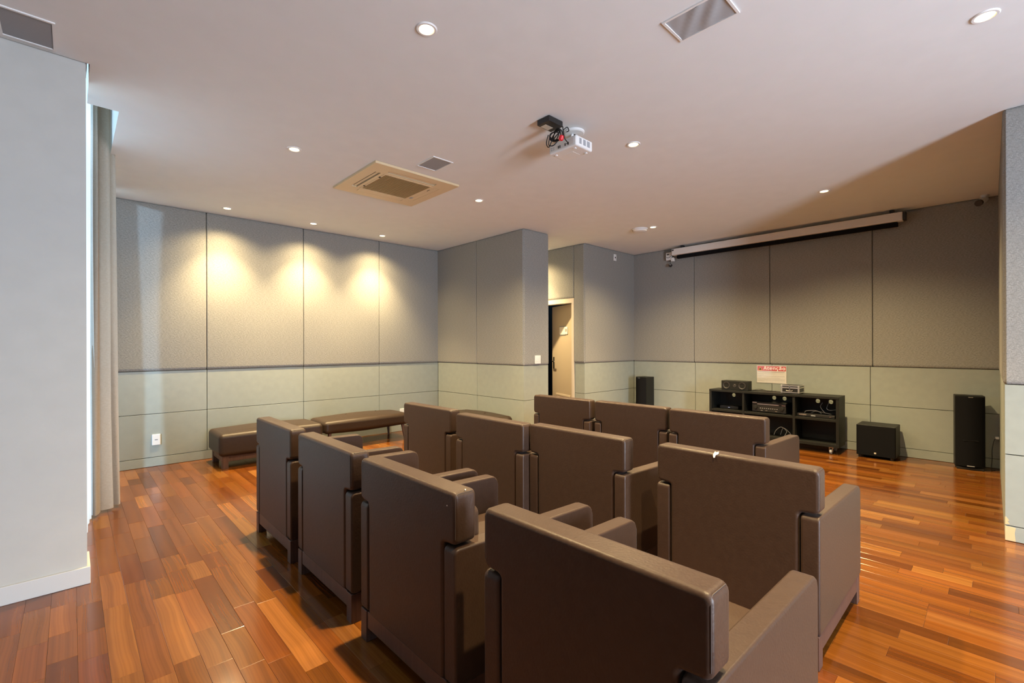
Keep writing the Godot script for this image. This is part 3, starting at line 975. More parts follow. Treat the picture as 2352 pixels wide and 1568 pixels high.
func ceiling_things() -> void:
	var e := 5.4
	downlight(Vector3(1.322, HC, -2.024), "ceiling downlight above the back row of armchairs", e)
	downlight(Vector3(1.333, HC, -4.0), "ceiling downlight between the curtain and the air-conditioning cassette", e)
	downlight(Vector3(3.29, HC, -2.045), "ceiling downlight just past the projector, toward the screen", e, 1.5)
	downlight(Vector3(3.276, HC, -0.058), "ceiling downlight nearest the fabric wall beside the open aisle", e)
	downlight(Vector3(1.329, HC, -6.244), "ceiling downlight washing the bench wall, nearest the curtain", e, 0.5)
	downlight(Vector3(2.321, HC, -6.248), "middle one of three ceiling downlights washing the bench wall", e, 0.5)
	downlight(Vector3(3.312, HC, -6.254), "ceiling downlight washing the bench wall, nearest the return wall", e, 0.5)
	downlight(Vector3(3.298, HC, -4.011), "ceiling downlight between the air-conditioning cassette and the pier", e, 1.5)
	downlight(Vector3(5.757, HC, -1.294), "ceiling downlight in front of the projection screen housing, over the open floor", e, 1.5)
	downlight(Vector3(5.777, HC, -3.289), "ceiling downlight beside the round smoke detector", e, 1.5)
	downlight(Vector3(5.45, HC, -5.45), "unseen ceiling downlight inside the door niche", e * 1.0)  # out of view, placed to light the door and the panel above
	downlight(Vector3(1.32, HC, -0.06), "unseen ceiling downlight over the aisle behind the armchairs", e)  # out of view, set on the lamp grid to light the near aisle
	# smoke detector
	var d := thing("smoke_detector", "round white smoke detector on the ceiling beside a downlight", "detector", Vector3(5.74, HC, -3.47))
	var st := new_st()
	add_lathe(st, [Vector2(0.105, 0.0), Vector2(0.108, -0.008), Vector2(0.102, -0.018)], 32)
	part("base", st, "white_plastic", d)
	st = new_st()
	add_lathe(st, [Vector2(0.098, -0.018), Vector2(0.09, -0.036), Vector2(0.06, -0.044), Vector2(0.0, -0.046)], 32)
	part("cover", st, "white_plastic", d)
	# ceiling loudspeakers / grilles
	var g := thing("ceiling_speaker", "square grey in-ceiling loudspeaker grille beside the air conditioner", "speaker", Vector3(2.348, HC, -3.473), 0, "in-ceiling loudspeakers")
	grille(g, 0.105, 0.137, false)
	g = thing("ceiling_speaker", "rectangular in-ceiling loudspeaker with creased grey cloth, over the middle row", "speaker", Vector3(2.26, HC, -1.027), 0, "in-ceiling loudspeakers")
	grille(g, 0.105, 0.150, true)
	g = thing("ceiling_speaker", "grey in-ceiling loudspeaker grille above the white wall", "speaker", Vector3(-0.16, HC, -3.408), 0, "in-ceiling loudspeakers")
	grille(g, 0.105, 0.150, false)
	cassette()
	projector()

func frame_strip(st: SurfaceTool, hx: float, hz: float, w: float, y0: float, y1: float) -> void:
	add_box(st, Vector3(-hx, y0, -hz), Vector3(hx, y1, -hz + w))
	add_box(st, Vector3(-hx, y0, hz - w), Vector3(hx, y1, hz))
	add_box(st, Vector3(-hx, y0, -hz + w), Vector3(-hx + w, y1, hz - w))
	add_box(st, Vector3(hx - w, y0, -hz + w), Vector3(hx, y1, hz - w))

func grille(g: Node3D, hx: float, hz: float, creased: bool) -> void:
	var st := new_st()
	frame_strip(st, hx, hz, 0.012, -0.007, 0.0)
	part("frame", st, "white_plastic", g)
	st = new_st()
	# cloth stretched in the frame; the creased one sags in folds
	var n := 16
	var P := []
	for i in n + 1:
		for j in n + 1:
			var a := lerpf(-1, 1, float(i) / n)
			var b := lerpf(-1, 1, float(j) / n)
			var y := -0.002
			if creased:
				y -= 0.010 * maxf(0, 1 - absf(a * 0.5 + b - 0.35) * 4.0) * (1 - a * a * 0.6)
				y += 0.0015 * sin(b * 9 + a * 4)
				y -= 0.009 * maxf(0, 1 - absf(a * 0.55 + b + 0.4) * 4.5)
			P.append(Vector3(a * (hx - 0.011), y, b * (hz - 0.011)))
	for i in n:
		for j in n:
			var q := [P[i * (n + 1) + j], P[(i + 1) * (n + 1) + j], P[(i + 1) * (n + 1) + j + 1], P[i * (n + 1) + j + 1]]
			for o in [0, 1, 2, 0, 2, 3]:
				st.set_smooth_group(0)
				st.add_vertex(q[o])
	st.index()
	st.generate_normals()
	part("grille_cloth", st, "grey_film" if creased else "speaker_cloth", g)

func cassette() -> void:
	var c := thing("air_conditioner", "cream square ceiling air-conditioning cassette with a slatted centre grille", "air conditioner", Vector3(2.378, HC, -4.205))
	var h := 0.452
	var y0 := -0.022
	# panel with four louvre slots round the grille opening, as a grid of cells
	var st := new_st()
	var gi := 0.265     # half of the grille opening
	var s0 := 0.298     # slot from
	var s1 := 0.352     # slot to
	var sl := 0.255     # half of a slot's length
	var g9 := [-h, -s1, -s0, -gi, -sl, sl, gi, s0, s1, h]
	var full := func(i: int, j: int) -> bool:
		if i < 0 or j < 0 or i > 8 or j > 8:
			return false
		var px: float = (g9[i] + g9[i + 1]) / 2
		var pz: float = (g9[j] + g9[j + 1]) / 2
		if absf(px) < gi and absf(pz) < gi:
			return false
		if absf(px) < sl and absf(pz) > s0 and absf(pz) < s1:
			return false
		if absf(pz) < sl and absf(px) > s0 and absf(px) < s1:
			return false
		return true
	var yt := -0.0015
	for i in 9:
		for j in 9:
			if not full.call(i, j):
				continue
			var a := Vector3(g9[i], 0, g9[j])
			var b := Vector3(g9[i + 1], 0, g9[j + 1])
			quad(st, Vector3(a.x, y0, a.z), Vector3(b.x, y0, a.z), Vector3(b.x, y0, b.z), Vector3(a.x, y0, b.z), Vector3.DOWN)
			quad(st, Vector3(a.x, yt, a.z), Vector3(b.x, yt, a.z), Vector3(b.x, yt, b.z), Vector3(a.x, yt, b.z), Vector3.UP)
			if not full.call(i - 1, j):
				quad(st, Vector3(a.x, y0, a.z), Vector3(a.x, yt, a.z), Vector3(a.x, yt, b.z), Vector3(a.x, y0, b.z), Vector3.LEFT)
			if not full.call(i + 1, j):
				quad(st, Vector3(b.x, y0, a.z), Vector3(b.x, yt, a.z), Vector3(b.x, yt, b.z), Vector3(b.x, y0, b.z), Vector3.RIGHT)
			if not full.call(i, j - 1):
				quad(st, Vector3(a.x, y0, a.z), Vector3(a.x, yt, a.z), Vector3(b.x, yt, a.z), Vector3(b.x, y0, a.z), Vector3.FORWARD)
			if not full.call(i, j + 1):
				quad(st, Vector3(a.x, y0, b.z), Vector3(a.x, yt, b.z), Vector3(b.x, yt, b.z), Vector3(b.x, y0, b.z), Vector3.BACK)
	part("panel", st, "cream_plastic", c)
	st = new_st()
	add_box(st, Vector3(-0.36, -0.004, -0.36), Vector3(0.36, -0.0015, 0.36))
	part("cavity_shade", st, "dark_slot", c)  # flat dark sheet, painted stand-in for the shaded depth behind the slots
	for q in 4:
		var b := Basis(Vector3.UP, q * PI / 2)
		st = new_st()
		var s := new_st()
		var open := q == 3 or q == 0
		add_round(s, Vector3(-sl + 0.006, -0.003, -0.010 if open else -0.0255), Vector3(sl - 0.006, 0.003 if not open else 0.0, 0.010 if open else 0.0255), Vector3.ONE * 0.002, 1)
		var tilt := Basis(Vector3.RIGHT, deg_to_rad(-25.0 if open else 0.0))
		st.append_from(s.commit(), 0, Transform3D(b, Vector3.ZERO) * Transform3D(tilt, Vector3(0, -0.013 if open else -0.019, 0.322 if open else 0.325)))
		part("louvre", st, "cream_plastic", c)
	st = new_st()
	frame_strip(st, gi, gi, 0.018, y0 - 0.003, -0.004)
	var g := part("grille", st, "cream_plastic", c)
	var n := 30
	for k in n:
		var x := lerpf(-gi + 0.022, gi - 0.022, float(k) / (n - 1))
		var sst := new_st()
		add_box(sst, Vector3(x - 0.0045, y0 - 0.001, -gi + 0.018), Vector3(x + 0.0045, y0 + 0.014, gi - 0.018))
		part("slat", sst, "cream_grille", g)
	boxpart("badge", Vector3(0.285, y0 - 0.001, 0.12), Vector3(0.293, y0 + 0.001, 0.17), "dark_slot", c)
	boxpart("indicator", Vector3(0.268, y0 - 0.0045, -0.20), Vector3(0.296, y0 - 0.002, -0.15), "grey_plastic", c)
	for p in [[-0.24, 0.16], [-0.24, -0.16]]:
		boxpart("latch", Vector3(p[0] - 0.028, y0 - 0.005, p[1] - 0.012), Vector3(p[0] - 0.012, y0 - 0.002, p[1] + 0.012), "dark_slot", c)

func projector() -> void:
	# hung from the ceiling, lens toward the screen wall
	var p := thing("projector", "white projector hanging from a ceiling mount with black cables", "projector", Vector3(2.742, 2.80, -2.245))
	var hx := 0.098
	var hz := 0.132
	var st := new_st()
	add_round(st, Vector3(-hx, 0, -hz), Vector3(hx, 0.078, hz), Vector3(0.014, 0.012, 0.014), 3)
	var body := part("body", st, "white_plastic", p)
	for k in 3:
		boxpart("side_vent", Vector3(-0.062 + k * 0.045, 0.020, hz - 0.001), Vector3(-0.036 + k * 0.045 + k * 0.004, 0.062, hz + 0.0008), "grey_plastic", body)
	boxpart("rear_panel", Vector3(-hx - 0.0008, 0.016, -0.115), Vector3(-hx + 0.001, 0.06, 0.105), "screen_housing", body)
	for k in 2:
		for j in 2:
			boxpart("vent_slot", Vector3(-hx - 0.0016, 0.024 + j * 0.014, -0.108 + k * 0.02), Vector3(-hx, 0.030 + j * 0.014, -0.096 + k * 0.02), "grey_plastic", body)
	for z in [-0.035, -0.02, 0.03, 0.06]:
		boxpart("socket", Vector3(-hx - 0.0022, 0.022, z - 0.004), Vector3(-hx, 0.042, z + 0.004), "black_plastic", body)
	st = new_st()
	add_lathe(st, [Vector2(0.0, 0.012), Vector2(0.022, 0.012), Vector2(0.026, 0.018), Vector2(0.026, 0.0)], 20, Transform3D(Basis(Vector3.FORWARD, PI / 2), Vector3(hx, 0.04, 0.06)))
	part("lens", st, "black_plastic", body)
	for q in [Vector3(-0.06, -0.004, -0.09), Vector3(0.07, -0.004, 0.09), Vector3(-0.06, -0.004, 0.09)]:
		roundpart("foot", q - Vector3(0.009, 0.003, 0.009), q + Vector3(0.009, 0.005, 0.009), 0.003, "white_plastic", body)
	boxpart("lamp_hatch", Vector3(-0.02, -0.0012, -0.05), Vector3(0.06, 0.001, 0.04), "white_plastic", body)
	st = new_st()
	add_lathe(st, [Vector2(0.012, 0.078), Vector2(0.012, 0.150)], 14, Transform3D(Basis.IDENTITY, Vector3(0.02, 0, 0.0)))
	part("mount_pole", st, "white_plastic", p)
	st = new_st()
	add_lathe(st, [Vector2(0.012, 0.150), Vector2(0.07, 0.154), Vector2(0.078, 0.160), Vector2(0.078, 0.171)], 32, Transform3D(Basis.IDENTITY, Vector3(0.03, 0, 0.01)))
	part("ceiling_plate", st, "white_plastic", p)
	st = new_st()
	for s in [[Vector3(-0.07, 0.085, -0.09), Vector3(0.02, 0.1, 0)], [Vector3(0.08, 0.085, -0.08), Vector3(0.02, 0.1, 0)], [Vector3(-0.05, 0.085, 0.10), Vector3(0.02, 0.1, 0)]]:
		add_tube(st, [s[0] - Vector3(0, 0.01, 0), s[0], s[1]], 0.006)
	part("mount_arm", st, "grey_plastic", p)
	# black receiver box stuck to the ceiling, beside the projector
	var b := thing("signal_box", "flat black electronics box fixed to the ceiling beside the projector", "electronics", Vector3(2.508, HC, -2.242))
	roundpart("case", Vector3(-0.075, -0.042, -0.058), Vector3(0.073, -0.002, 0.058), 0.004, "black_plastic", b)
	boxpart("rating_label", Vector3(-0.048, -0.0432, -0.05), Vector3(0.03, -0.042, 0.0), "sticker", b)
	for z in [0.025, 0.05]:
		st = new_st()
		add_lathe(st, [Vector2(0.006, 0), Vector2(0.006, 0.018), Vector2(0.0, 0.018)], 10, Transform3D(Basis(Vector3.FORWARD, PI / 2), Vector3(0.073, -0.02, z - 0.03)))
		part("connector", st, "chrome", b)
	# coil of spare cable with its red plug
	var at := Vector3(2.545, 2.885, -2.215)
	var cb := thing("cable_coil", "coil of black cables hanging between the black box and the projector", "cable", at)
	st = new_st()
	for k in 5:
		var pts := []
		var r := 0.030 + 0.006 * (k % 3)
		for i in 19:
			var a := TAU * i / 18.0
			pts.append(Vector3(0.004 * k - 0.01 + 0.010 * sin(a * 2 + k), -0.015 + r * cos(a) * (0.75 + 0.12 * k), r * 1.25 * sin(a) - 0.012 + 0.004 * k))
		add_tube(st, pts, 0.0042)
	part("loops", st, "cable", cb)
	for c in [[Vector3(0.035, 0.02, 0.03), Vector3(0.06, 0.045, 0.05), Vector3(0.085, 0.03, 0.045), Vector3(0.09, 0.03, 0.02)],
		[Vector3(0.03, 0.045, 0.035), Vector3(0.02, -0.01, 0.05), Vector3(0.03, -0.05, 0.055), Vector3(0.07, -0.06, 0.045), Vector3(0.092, -0.055, 0.02)],
		[Vector3(-0.02, -0.03, -0.05), Vector3(-0.02, -0.075, -0.055), Vector3(-0.01, -0.085, -0.02), Vector3(0.01, -0.05, 0.01)],
		[Vector3(-0.02, 0.0, -0.06), Vector3(-0.03, -0.06, -0.07), Vector3(-0.02, -0.09, -0.055), Vector3(-0.005, -0.03, -0.03)]]:
		st = new_st()
		add_tube(st, curve(c, 6), 0.0038)
		part("lead", st, "cable", cb)
	st = new_st()
	add_lathe(st, [Vector2(0.0, 0.0), Vector2(0.012, 0.001), Vector2(0.017, 0.008), Vector2(0.017, 0.032), Vector2(0.012, 0.038), Vector2(0.0, 0.038)], 16, Transform3D(Basis(Vector3.RIGHT, 0.35), Vector3(0.005, -0.065, 0.035)))
	var red := part("red_cap", st, "red_plastic", cb)
	red.set_meta("label", "bright red round plug cap")

# ================================================================= things on the walls
func outlet(at: Vector3, n: Vector3, w: float, h: float, label: String, slots: int, called := "wall_outlet", category := "outlet") -> Node3D:
	var b := Basis(Vector3.UP.cross(n), Vector3.UP, n)
	var o := thing(called, label, category)
	o.transform = Transform3D(b, at)
	var st := new_st()
	add_round(st, Vector3(-w / 2, -h / 2, 0), Vector3(w / 2, h / 2, 0.011), Vector3(0.005, 0.005, 0.004), 2)
	part("plate", st, "white_plastic", o)
	return o

func wall_things() -> void:
	var o := outlet(Vector3(0.697, 0.302, ZA + 0.0005), Vector3.BACK, 0.076, 0.122, "white wall outlet low on the bench wall between curtain and bench", 1)
	boxpart("socket", Vector3(-0.014, -0.006, 0.0105), Vector3(0.014, 0.006, 0.0118), "grey_plastic", o)
	o = outlet(Vector3(3.83, 0.30, ZA + 0.0005), Vector3.BACK, 0.076, 0.118, "white wall outlet low on the bench wall, behind the tapered-leg bench", 1)
	boxpart("socket", Vector3(-0.014, -0.006, 0.0105), Vector3(0.014, 0.006, 0.0118), "grey_plastic", o)
	o = outlet(Vector3(4.789, 1.158, ZD + 0.012), Vector3.BACK, 0.115, 0.118, "white triple light switch on the padded pier beside the door niche", 1, "light_switch", "switch")
	for k in 3:
		roundpart("rocker", Vector3(-0.045 + k * 0.031, -0.032, 0.009), Vector3(-0.017 + k * 0.031, 0.032, 0.0135), 0.002, "white_plastic", o, 1)
	o = outlet(Vector3(6.70, 2.846, ZD + 0.012), Vector3.BACK, 0.075, 0.112, "small white sensor plate with a dark eye, high on the padded wall", 1, "sensor_plate", "sensor")
	boxpart("eye", Vector3(-0.012, -0.014, 0.0105), Vector3(0.012, 0.012, 0.014), "black_plastic", o)
	# notice on the screen wall
	var b := Basis(Vector3.UP.cross(Vector3.LEFT), Vector3.UP, Vector3.LEFT)
	var s := thing("notice_sign", "white notice with a red heading and warning triangle on the wall above the cabinet", "sign")
	s.transform = Transform3D(b, Vector3(XB - 0.001, 0.931, -2.293))
	var w := 0.205
	var h := 0.133
	boxpart("acrylic_holder", Vector3(-w, -h, 0.0045), Vector3(w, h, 0.0075), "acrylic", s)
	boxpart("sheet", Vector3(-w + 0.012, -h + 0.010, 0.001), Vector3(w - 0.012, h - 0.010, 0.0035), "paper", s)
	boxpart("red_heading", Vector3(-w + 0.018, h - 0.082, 0.0036), Vector3(w - 0.018, h - 0.014, 0.0040), "print_red", s)
	lettering("heading_letters", "Atenção", s, Vector3(0.036, h - 0.066, 0.0043), 0.052, 0.285, "print_white")
	var st := new_st()
	var warn := PackedVector2Array([Vector2(-0.028, 0), Vector2(0.028, 0), Vector2(0, 0.048)])
	add_extrude(st, warn, 0.0006, 0.0001, Transform3D(Basis.IDENTITY, Vector3(-w + 0.056, h - 0.074, 0.0044)), 1)
	part("warning_triangle", st, "print_yellow", s)
	st = new_st()
	add_extrude(st, PackedVector2Array([Vector2(-0.020, 0.004), Vector2(0.020, 0.004), Vector2(0, 0.039)]), 0.0006, 0.0001, Transform3D(Basis.IDENTITY, Vector3(-w + 0.056, h - 0.074, 0.0048)), 1)
	part("triangle_field", st, "dark_slot", s)
	var line_ys := [[-0.098, 0.97, 0.0075], [-0.118, 0.93, 0.002], [-0.125, 0.65, 0.002], [-0.140, 0.22, 0.003], [-0.158, 0.97, 0.003], [-0.164, 0.14, 0.003], [-0.184, 0.81, 0.003], [-0.202, 0.98, 0.003], [-0.218, 0.98, 0.003], [-0.232, 0.24, 0.003]]
	for l in line_ys:
		var y: float = h + l[0]
		boxpart("print_line", Vector3(-w + 0.022, y - l[2] / 2, 0.0036), Vector3(-w + 0.022 + l[1] * (2 * w - 0.046), y + l[2] / 2, 0.0038), "print_grey", s)
	# projection screen housing
	var sc := thing("projection_screen", "long white roll-up projection screen housing under the ceiling", "screen", Vector3(7.17, 2.87, -2.27))
	roundpart("housing", Vector3(-0.05, -0.048, -1.455), Vector3(0.055, 0.056, 1.455), 0.008, "screen_housing", sc)
	roundpart("end_cap", Vector3(-0.045, -0.044, 1.455), Vector3(0.05, 0.052, 1.485), 0.006, "black_plastic", sc)
	boxpart("end_badge", Vector3(-0.0512, 0.022, -1.445), Vector3(-0.0495, 0.042, -1.415), "black_plastic", sc)
	roundpart("bottom_bar", Vector3(-0.012, -0.102, -1.385), Vector3(0.045, -0.050, 1.405), 0.006, "black_cloth", sc)
	for z in [-1.30, 1.35]:
		boxpart("bracket", Vector3(-0.01, 0.056, z - 0.02), Vector3(0.06, 0.101, z + 0.02), "black_plastic", sc)
	for z in [-1.3, 1.35]:
		boxpart("wall_arm", Vector3(0.055, 0.0, z - 0.015), Vector3(0.1265, 0.02, z + 0.015), "black_plastic", sc)
	# white bracketed receiver at the end of the screen, black remote eye below it
	var r := thing("screen_receiver", "white bracket with wires and a hanging black sensor at the screen's end", "receiver", Vector3(7.265, 2.83, -3.82))
	roundpart("bracket", Vector3(-0.03, -0.055, -0.065), Vector3(0.029, 0.072, 0.03), 0.006, "white_plastic", r)
	boxpart("slot", Vector3(-0.0312, 0.03, -0.05), Vector3(-0.029, 0.047, -0.005), "black_plastic", r)
	roundpart("swivel", Vector3(-0.045, -0.085, 0.028), Vector3(0.0, -0.02, 0.085), 0.012, "white_plastic", r)
	st = new_st()
	add_tube(st, curve([Vector3(-0.03, 0.02, 0.03), Vector3(-0.05, 0.03, 0.06), Vector3(-0.04, 0.05, 0.066), Vector3(-0.035, 0.045, 0.068)], 5), 0.004)
	add_tube(st, curve([Vector3(-0.032, 0.0, -0.05), Vector3(-0.04, -0.02, -0.02), Vector3(-0.04, 0.0, 0.03)], 5), 0.003)
	add_tube(st, curve([Vector3(-0.02, -0.06, 0.01), Vector3(-0.025, -0.09, 0.01), Vector3(-0.02, -0.12, 0.012)], 4), 0.003)
	part("wires", st, "cable", r)
	st = new_st()
	add_round(st, Vector3(-0.02, -0.022, -0.022), Vector3(0.02, 0.022, 0.022), Vector3.ONE * 0.006, 2, Vector3.ZERO, Basis(Vector3.RIGHT, 0.7), Vector3(-0.02, -0.145, 0.012))
	part("sensor", st, "black_plastic", r)
	boxpart("sensor_label", Vector3(-0.0425, -0.146, 0.012), Vector3(-0.0395, -0.126, 0.022), "white_plastic", r)
	# security camera by the flank wall
	var c := thing("security_camera", "white bullet security camera with a black front, on the ceiling edge above the tower speaker", "camera", Vector3(7.20, HC, -0.135))
	st = new_st()
	add_lathe(st, [Vector2(0.036, 0.0), Vector2(0.036, -0.008), Vector2(0.02, -0.016), Vector2(0.0, -0.016)], 20)
	part("mount", st, "white_plastic", c)
	st = new_st()
	add_tube(st, [Vector3(0, -0.012, 0), Vector3(0, -0.034, 0), Vector3(-0.01, -0.05, -0.012)], 0.012, 10)
	part("arm", st, "white_plastic", c)
	var aim := Vector3(-0.80, -0.40, -0.30).normalized()
	var mid := Vector3(-0.015, -0.060, -0.02)
	st = new_st()
	add_tube(st, [mid - aim * 0.06, mid - aim * 0.052, mid + aim * 0.055], 0.032, 18)
	part("barrel", st, "white_plastic", c)
	st = new_st()
	add_tube(st, [mid + aim * 0.055, mid + aim * 0.085], 0.0335, 18)
	part("front_glass", st, "black_plastic", c)

func lettering(called: String, text: String, parent: Node3D, at: Vector3, high: float, wide: float, m: String) -> void:
	var f := SystemFont.new()
	f.font_names = PackedStringArray(["Droid Sans"])
	f.font_weight = 800
	var t := TextMesh.new()
	t.text = text
	t.font = f
	t.font_size = 64
	t.pixel_size = 0.001
	t.depth = 0.004
	var box := t.get_aabb()
	var o := MeshInstance3D.new()
	o.name = called
	o.mesh = t
	o.material_override = M[m]
	parent.add_child(o, true)
	var k := wide / maxf(box.size.x, 0.001)
	o.scale = Vector3(k, minf(k * 1.05, high * 1.25 / maxf(box.size.y, 0.001)), 0.15)
	o.position = at - Vector3(box.get_center().x * o.scale.x, (box.position.y + box.size.y * 0.24) * o.scale.y, 0)

# ================================================================= equipment by the screen wall
func tower_speaker(at: Vector3, turn: float, h: float, w: float, dp: float, label: String) -> void:
	var s := thing("tower_speaker", label, "speaker", at, turn, "black floor-standing speakers")
	# faces -x; cabinet, bowed cloth front, plinth
	roundpart("cabinet", Vector3(0.03, 0.02, -w / 2), Vector3(dp, h, w / 2), 0.006, "black_wood", s)
	var st := new_st()
	var o := PackedVector2Array()
	# plan of the bowed front, counter-clockwise in (x, -z)
	o.append(Vector2(0.034, -w / 2))
	o.append(Vector2(0.034, w / 2))
	for k in 9:
		var t := lerpf(1, -1, k / 8.0)
		o.append(Vector2(0.030 - 0.050 * (1 - t * t), t * w / 2 * 0.985))
	add_extrude(st, o, h - 0.05, 0.004, Transform3D(Basis(Vector3.RIGHT, Vector3.FORWARD, Vector3.UP), Vector3(0, h / 2 + 0.012, 0)), 2)
	part("front_cloth", st, "black_cloth", s)
	roundpart("plinth", Vector3(0.01, 0.0, -w / 2 + 0.012), Vector3(dp - 0.01, 0.022, w / 2 - 0.012), 0.004, "black_plastic", s)
	roundpart("badge", Vector3(-0.024, h - 0.018, -0.02), Vector3(-0.012, h - 0.012, 0.02), 0.002, "chrome", s, 1)
	roundpart("badge", Vector3(-0.0225, 0.040, -0.03), Vector3(-0.019, 0.050, 0.03), 0.002, "grey_plastic", s, 1)
	boxpart("joint_line", Vector3(-0.0212, h * 0.40, -0.06), Vector3(-0.018, h * 0.40 + 0.003, 0.06), "black_plastic", s)

func equipment() -> void:
	tower_speaker(Vector3(7.03, 0, -0.245), deg_to_rad(8.0), 0.80, 0.235, 0.19, "black tower speaker standing beside the flank wall near the subwoofer")
	tower_speaker(Vector3(6.93, 0, -4.20), deg_to_rad(-8.0), 0.825, 0.215, 0.24, "black tower speaker in the corner beyond the front row")
	# subwoofer
	var s := thing("subwoofer", "black box subwoofer on the floor beside the media cabinet", "subwoofer", Vector3(6.92, 0, -1.045))
	roundpart("cabinet", Vector3(0.012, 0.028, -0.187), Vector3(0.34, 0.392, 0.187), 0.006, "black_wood", s)
	roundpart("front_cloth", Vector3(-0.006, 0.032, -0.183), Vector3(0.014, 0.388, 0.183), 0.005, "black_cloth", s)
	for x in [0.03, 0.30]:
		for z in [-0.15, 0.15]:
			var st0 := new_st()
			add_lathe(st0, [Vector2(0.0, 0.0), Vector2(0.018, 0.0), Vector2(0.022, 0.03)], 12, Transform3D(Basis.IDENTITY, Vector3(x, 0, z)))
			part("foot", st0, "black_plastic", s)
	roundpart("badge", Vector3(-0.0085, 0.058, -0.012), Vector3(-0.005, 0.076, 0.008), 0.001, "sticker", s, 1)
	cabinet()
	# centre speaker on the cabinet
	var c := thing("centre_speaker", "small black centre speaker with two cones on the media cabinet", "speaker", Vector3(6.835, 0.7135, -2.628))
	roundpart("case", Vector3(0.0, 0.0, -0.182), Vector3(0.15, 0.133, 0.182), 0.006, "black_wood", c)
	for z in [-0.11, 0.105]:
		var st := new_st()
		add_lathe(st, [Vector2(0.050, 0.0), Vector2(0.048, 0.006), Vector2(0.042, 0.006), Vector2(0.018, -0.014), Vector2(0.012, -0.008), Vector2(0.0, -0.006)], 28, Transform3D(Basis(Vector3.BACK, PI / 2), Vector3(-0.001, 0.066, z)))
		part("woofer", st, "cone", c)
	var tw := new_st()
	add_lathe(tw, [Vector2(0.025, 0.0), Vector2(0.024, 0.004), Vector2(0.014, 0.001), Vector2(0.008, 0.006), Vector2(0.0, 0.008)], 24, Transform3D(Basis(Vector3.BACK, PI / 2), Vector3(-0.001, 0.070, 0.005)))
	part("tweeter", tw, "cone", c)
	# aluminium-edged case
	var a := thing("equipment_case", "small black flight case with aluminium edges on the media cabinet", "case", Vector3(6.86, 0.7135, -1.93))
	roundpart("lower_shell", Vector3(0, 0.012, -0.105), Vector3(0.22, 0.074, 0.105), 0.004, "black_plastic", a)
	roundpart("lid", Vector3(0, 0.078, -0.105), Vector3(0.22, 0.108, 0.105), 0.004, "black_plastic", a)
	for y in [[0.010, 0.022], [0.070, 0.0775], [0.0785, 0.086], [0.099, 0.1095]]:
		var st := new_st()
		add_box(st, Vector3(-0.0025, y[0], -0.1075), Vector3(0.002, y[1], 0.1075))
		add_box(st, Vector3(0.218, y[0], -0.1075), Vector3(0.2225, y[1], 0.1075))
		add_box(st, Vector3(0.0, y[0], -0.1075), Vector3(0.22, y[1], -0.103))
		add_box(st, Vector3(0.0, y[0], 0.103), Vector3(0.22, y[1], 0.1075))
		part("edge_strip", st, "aluminium", a)
	for z in [-0.1, 0.1]:
		for x in [0.002, 0.218]:
			roundpart("corner_post", Vector3(x - 0.008, 0.008, z - 0.010), Vector3(x + 0.008, 0.112, z + 0.010), 0.004, "aluminium", a)
	var hs := new_st()
	add_tube(hs, curve([Vector3(-0.004, 0.045, -0.04), Vector3(-0.02, 0.04, -0.035), Vector3(-0.02, 0.038, 0.02), Vector3(-0.004, 0.045, 0.03)], 5), 0.005)
	part("handle", hs, "aluminium", a)
	roundpart("latch", Vector3(-0.008, 0.05, -0.012), Vector3(0.0, 0.105, 0.006), 0.002, "chrome", a, 1)
	for z in [-0.09, 0.09]:
		for x in [0.015, 0.20]:
			boxpart("foot", Vector3(x - 0.01, 0.0, z - 0.008), Vector3(x + 0.01, 0.013, z + 0.008), "black_plastic", a)
	# loose cable on the cabinet top
	var st := new_st()
	add_tube(st, curve([Vector3(6.93, 0.718, -2.42), Vector3(6.98, 0.720, -2.37), Vector3(7.03, 0.728, -2.31), Vector3(7.0, 0.719, -2.24), Vector3(7.05, 0.718, -2.15)], 6), 0.004)
	add_tube(st, curve([Vector3(6.98, 0.719, -2.43), Vector3(7.04, 0.735, -2.36), Vector3(7.06, 0.719, -2.28), Vector3(7.08, 0.718, -2.21)], 6), 0.003)
	single("loose_cable", st, "cable", "thin dark cable lying on the media cabinet below the notice", "cable")
	# cable behind the tower speaker
	st = new_st()
	add_tube(st, curve([Vector3(7.22, 0.34, -0.055), Vector3(7.19, 0.32, -0.07), Vector3(7.17, 0.22, -0.085), Vector3(7.18, 0.12, -0.085), Vector3(7.15, 0.01, -0.09), Vector3(7.20, 0.006, -0.06)], 6), 0.0035)
	single("speaker_cable", st, "cable", "thin cable running down the wall behind the tower speaker by the flank wall", "cable")
	st = new_st()
	add_round(st, Vector3(7.21, 0.335, -0.062), Vector3(7.25, 0.36, -0.032), Vector3.ONE * 0.005, 2)
	single("cable_plug", st, "white_plastic", "small white plug on the flank wall behind the tower speaker", "plug")

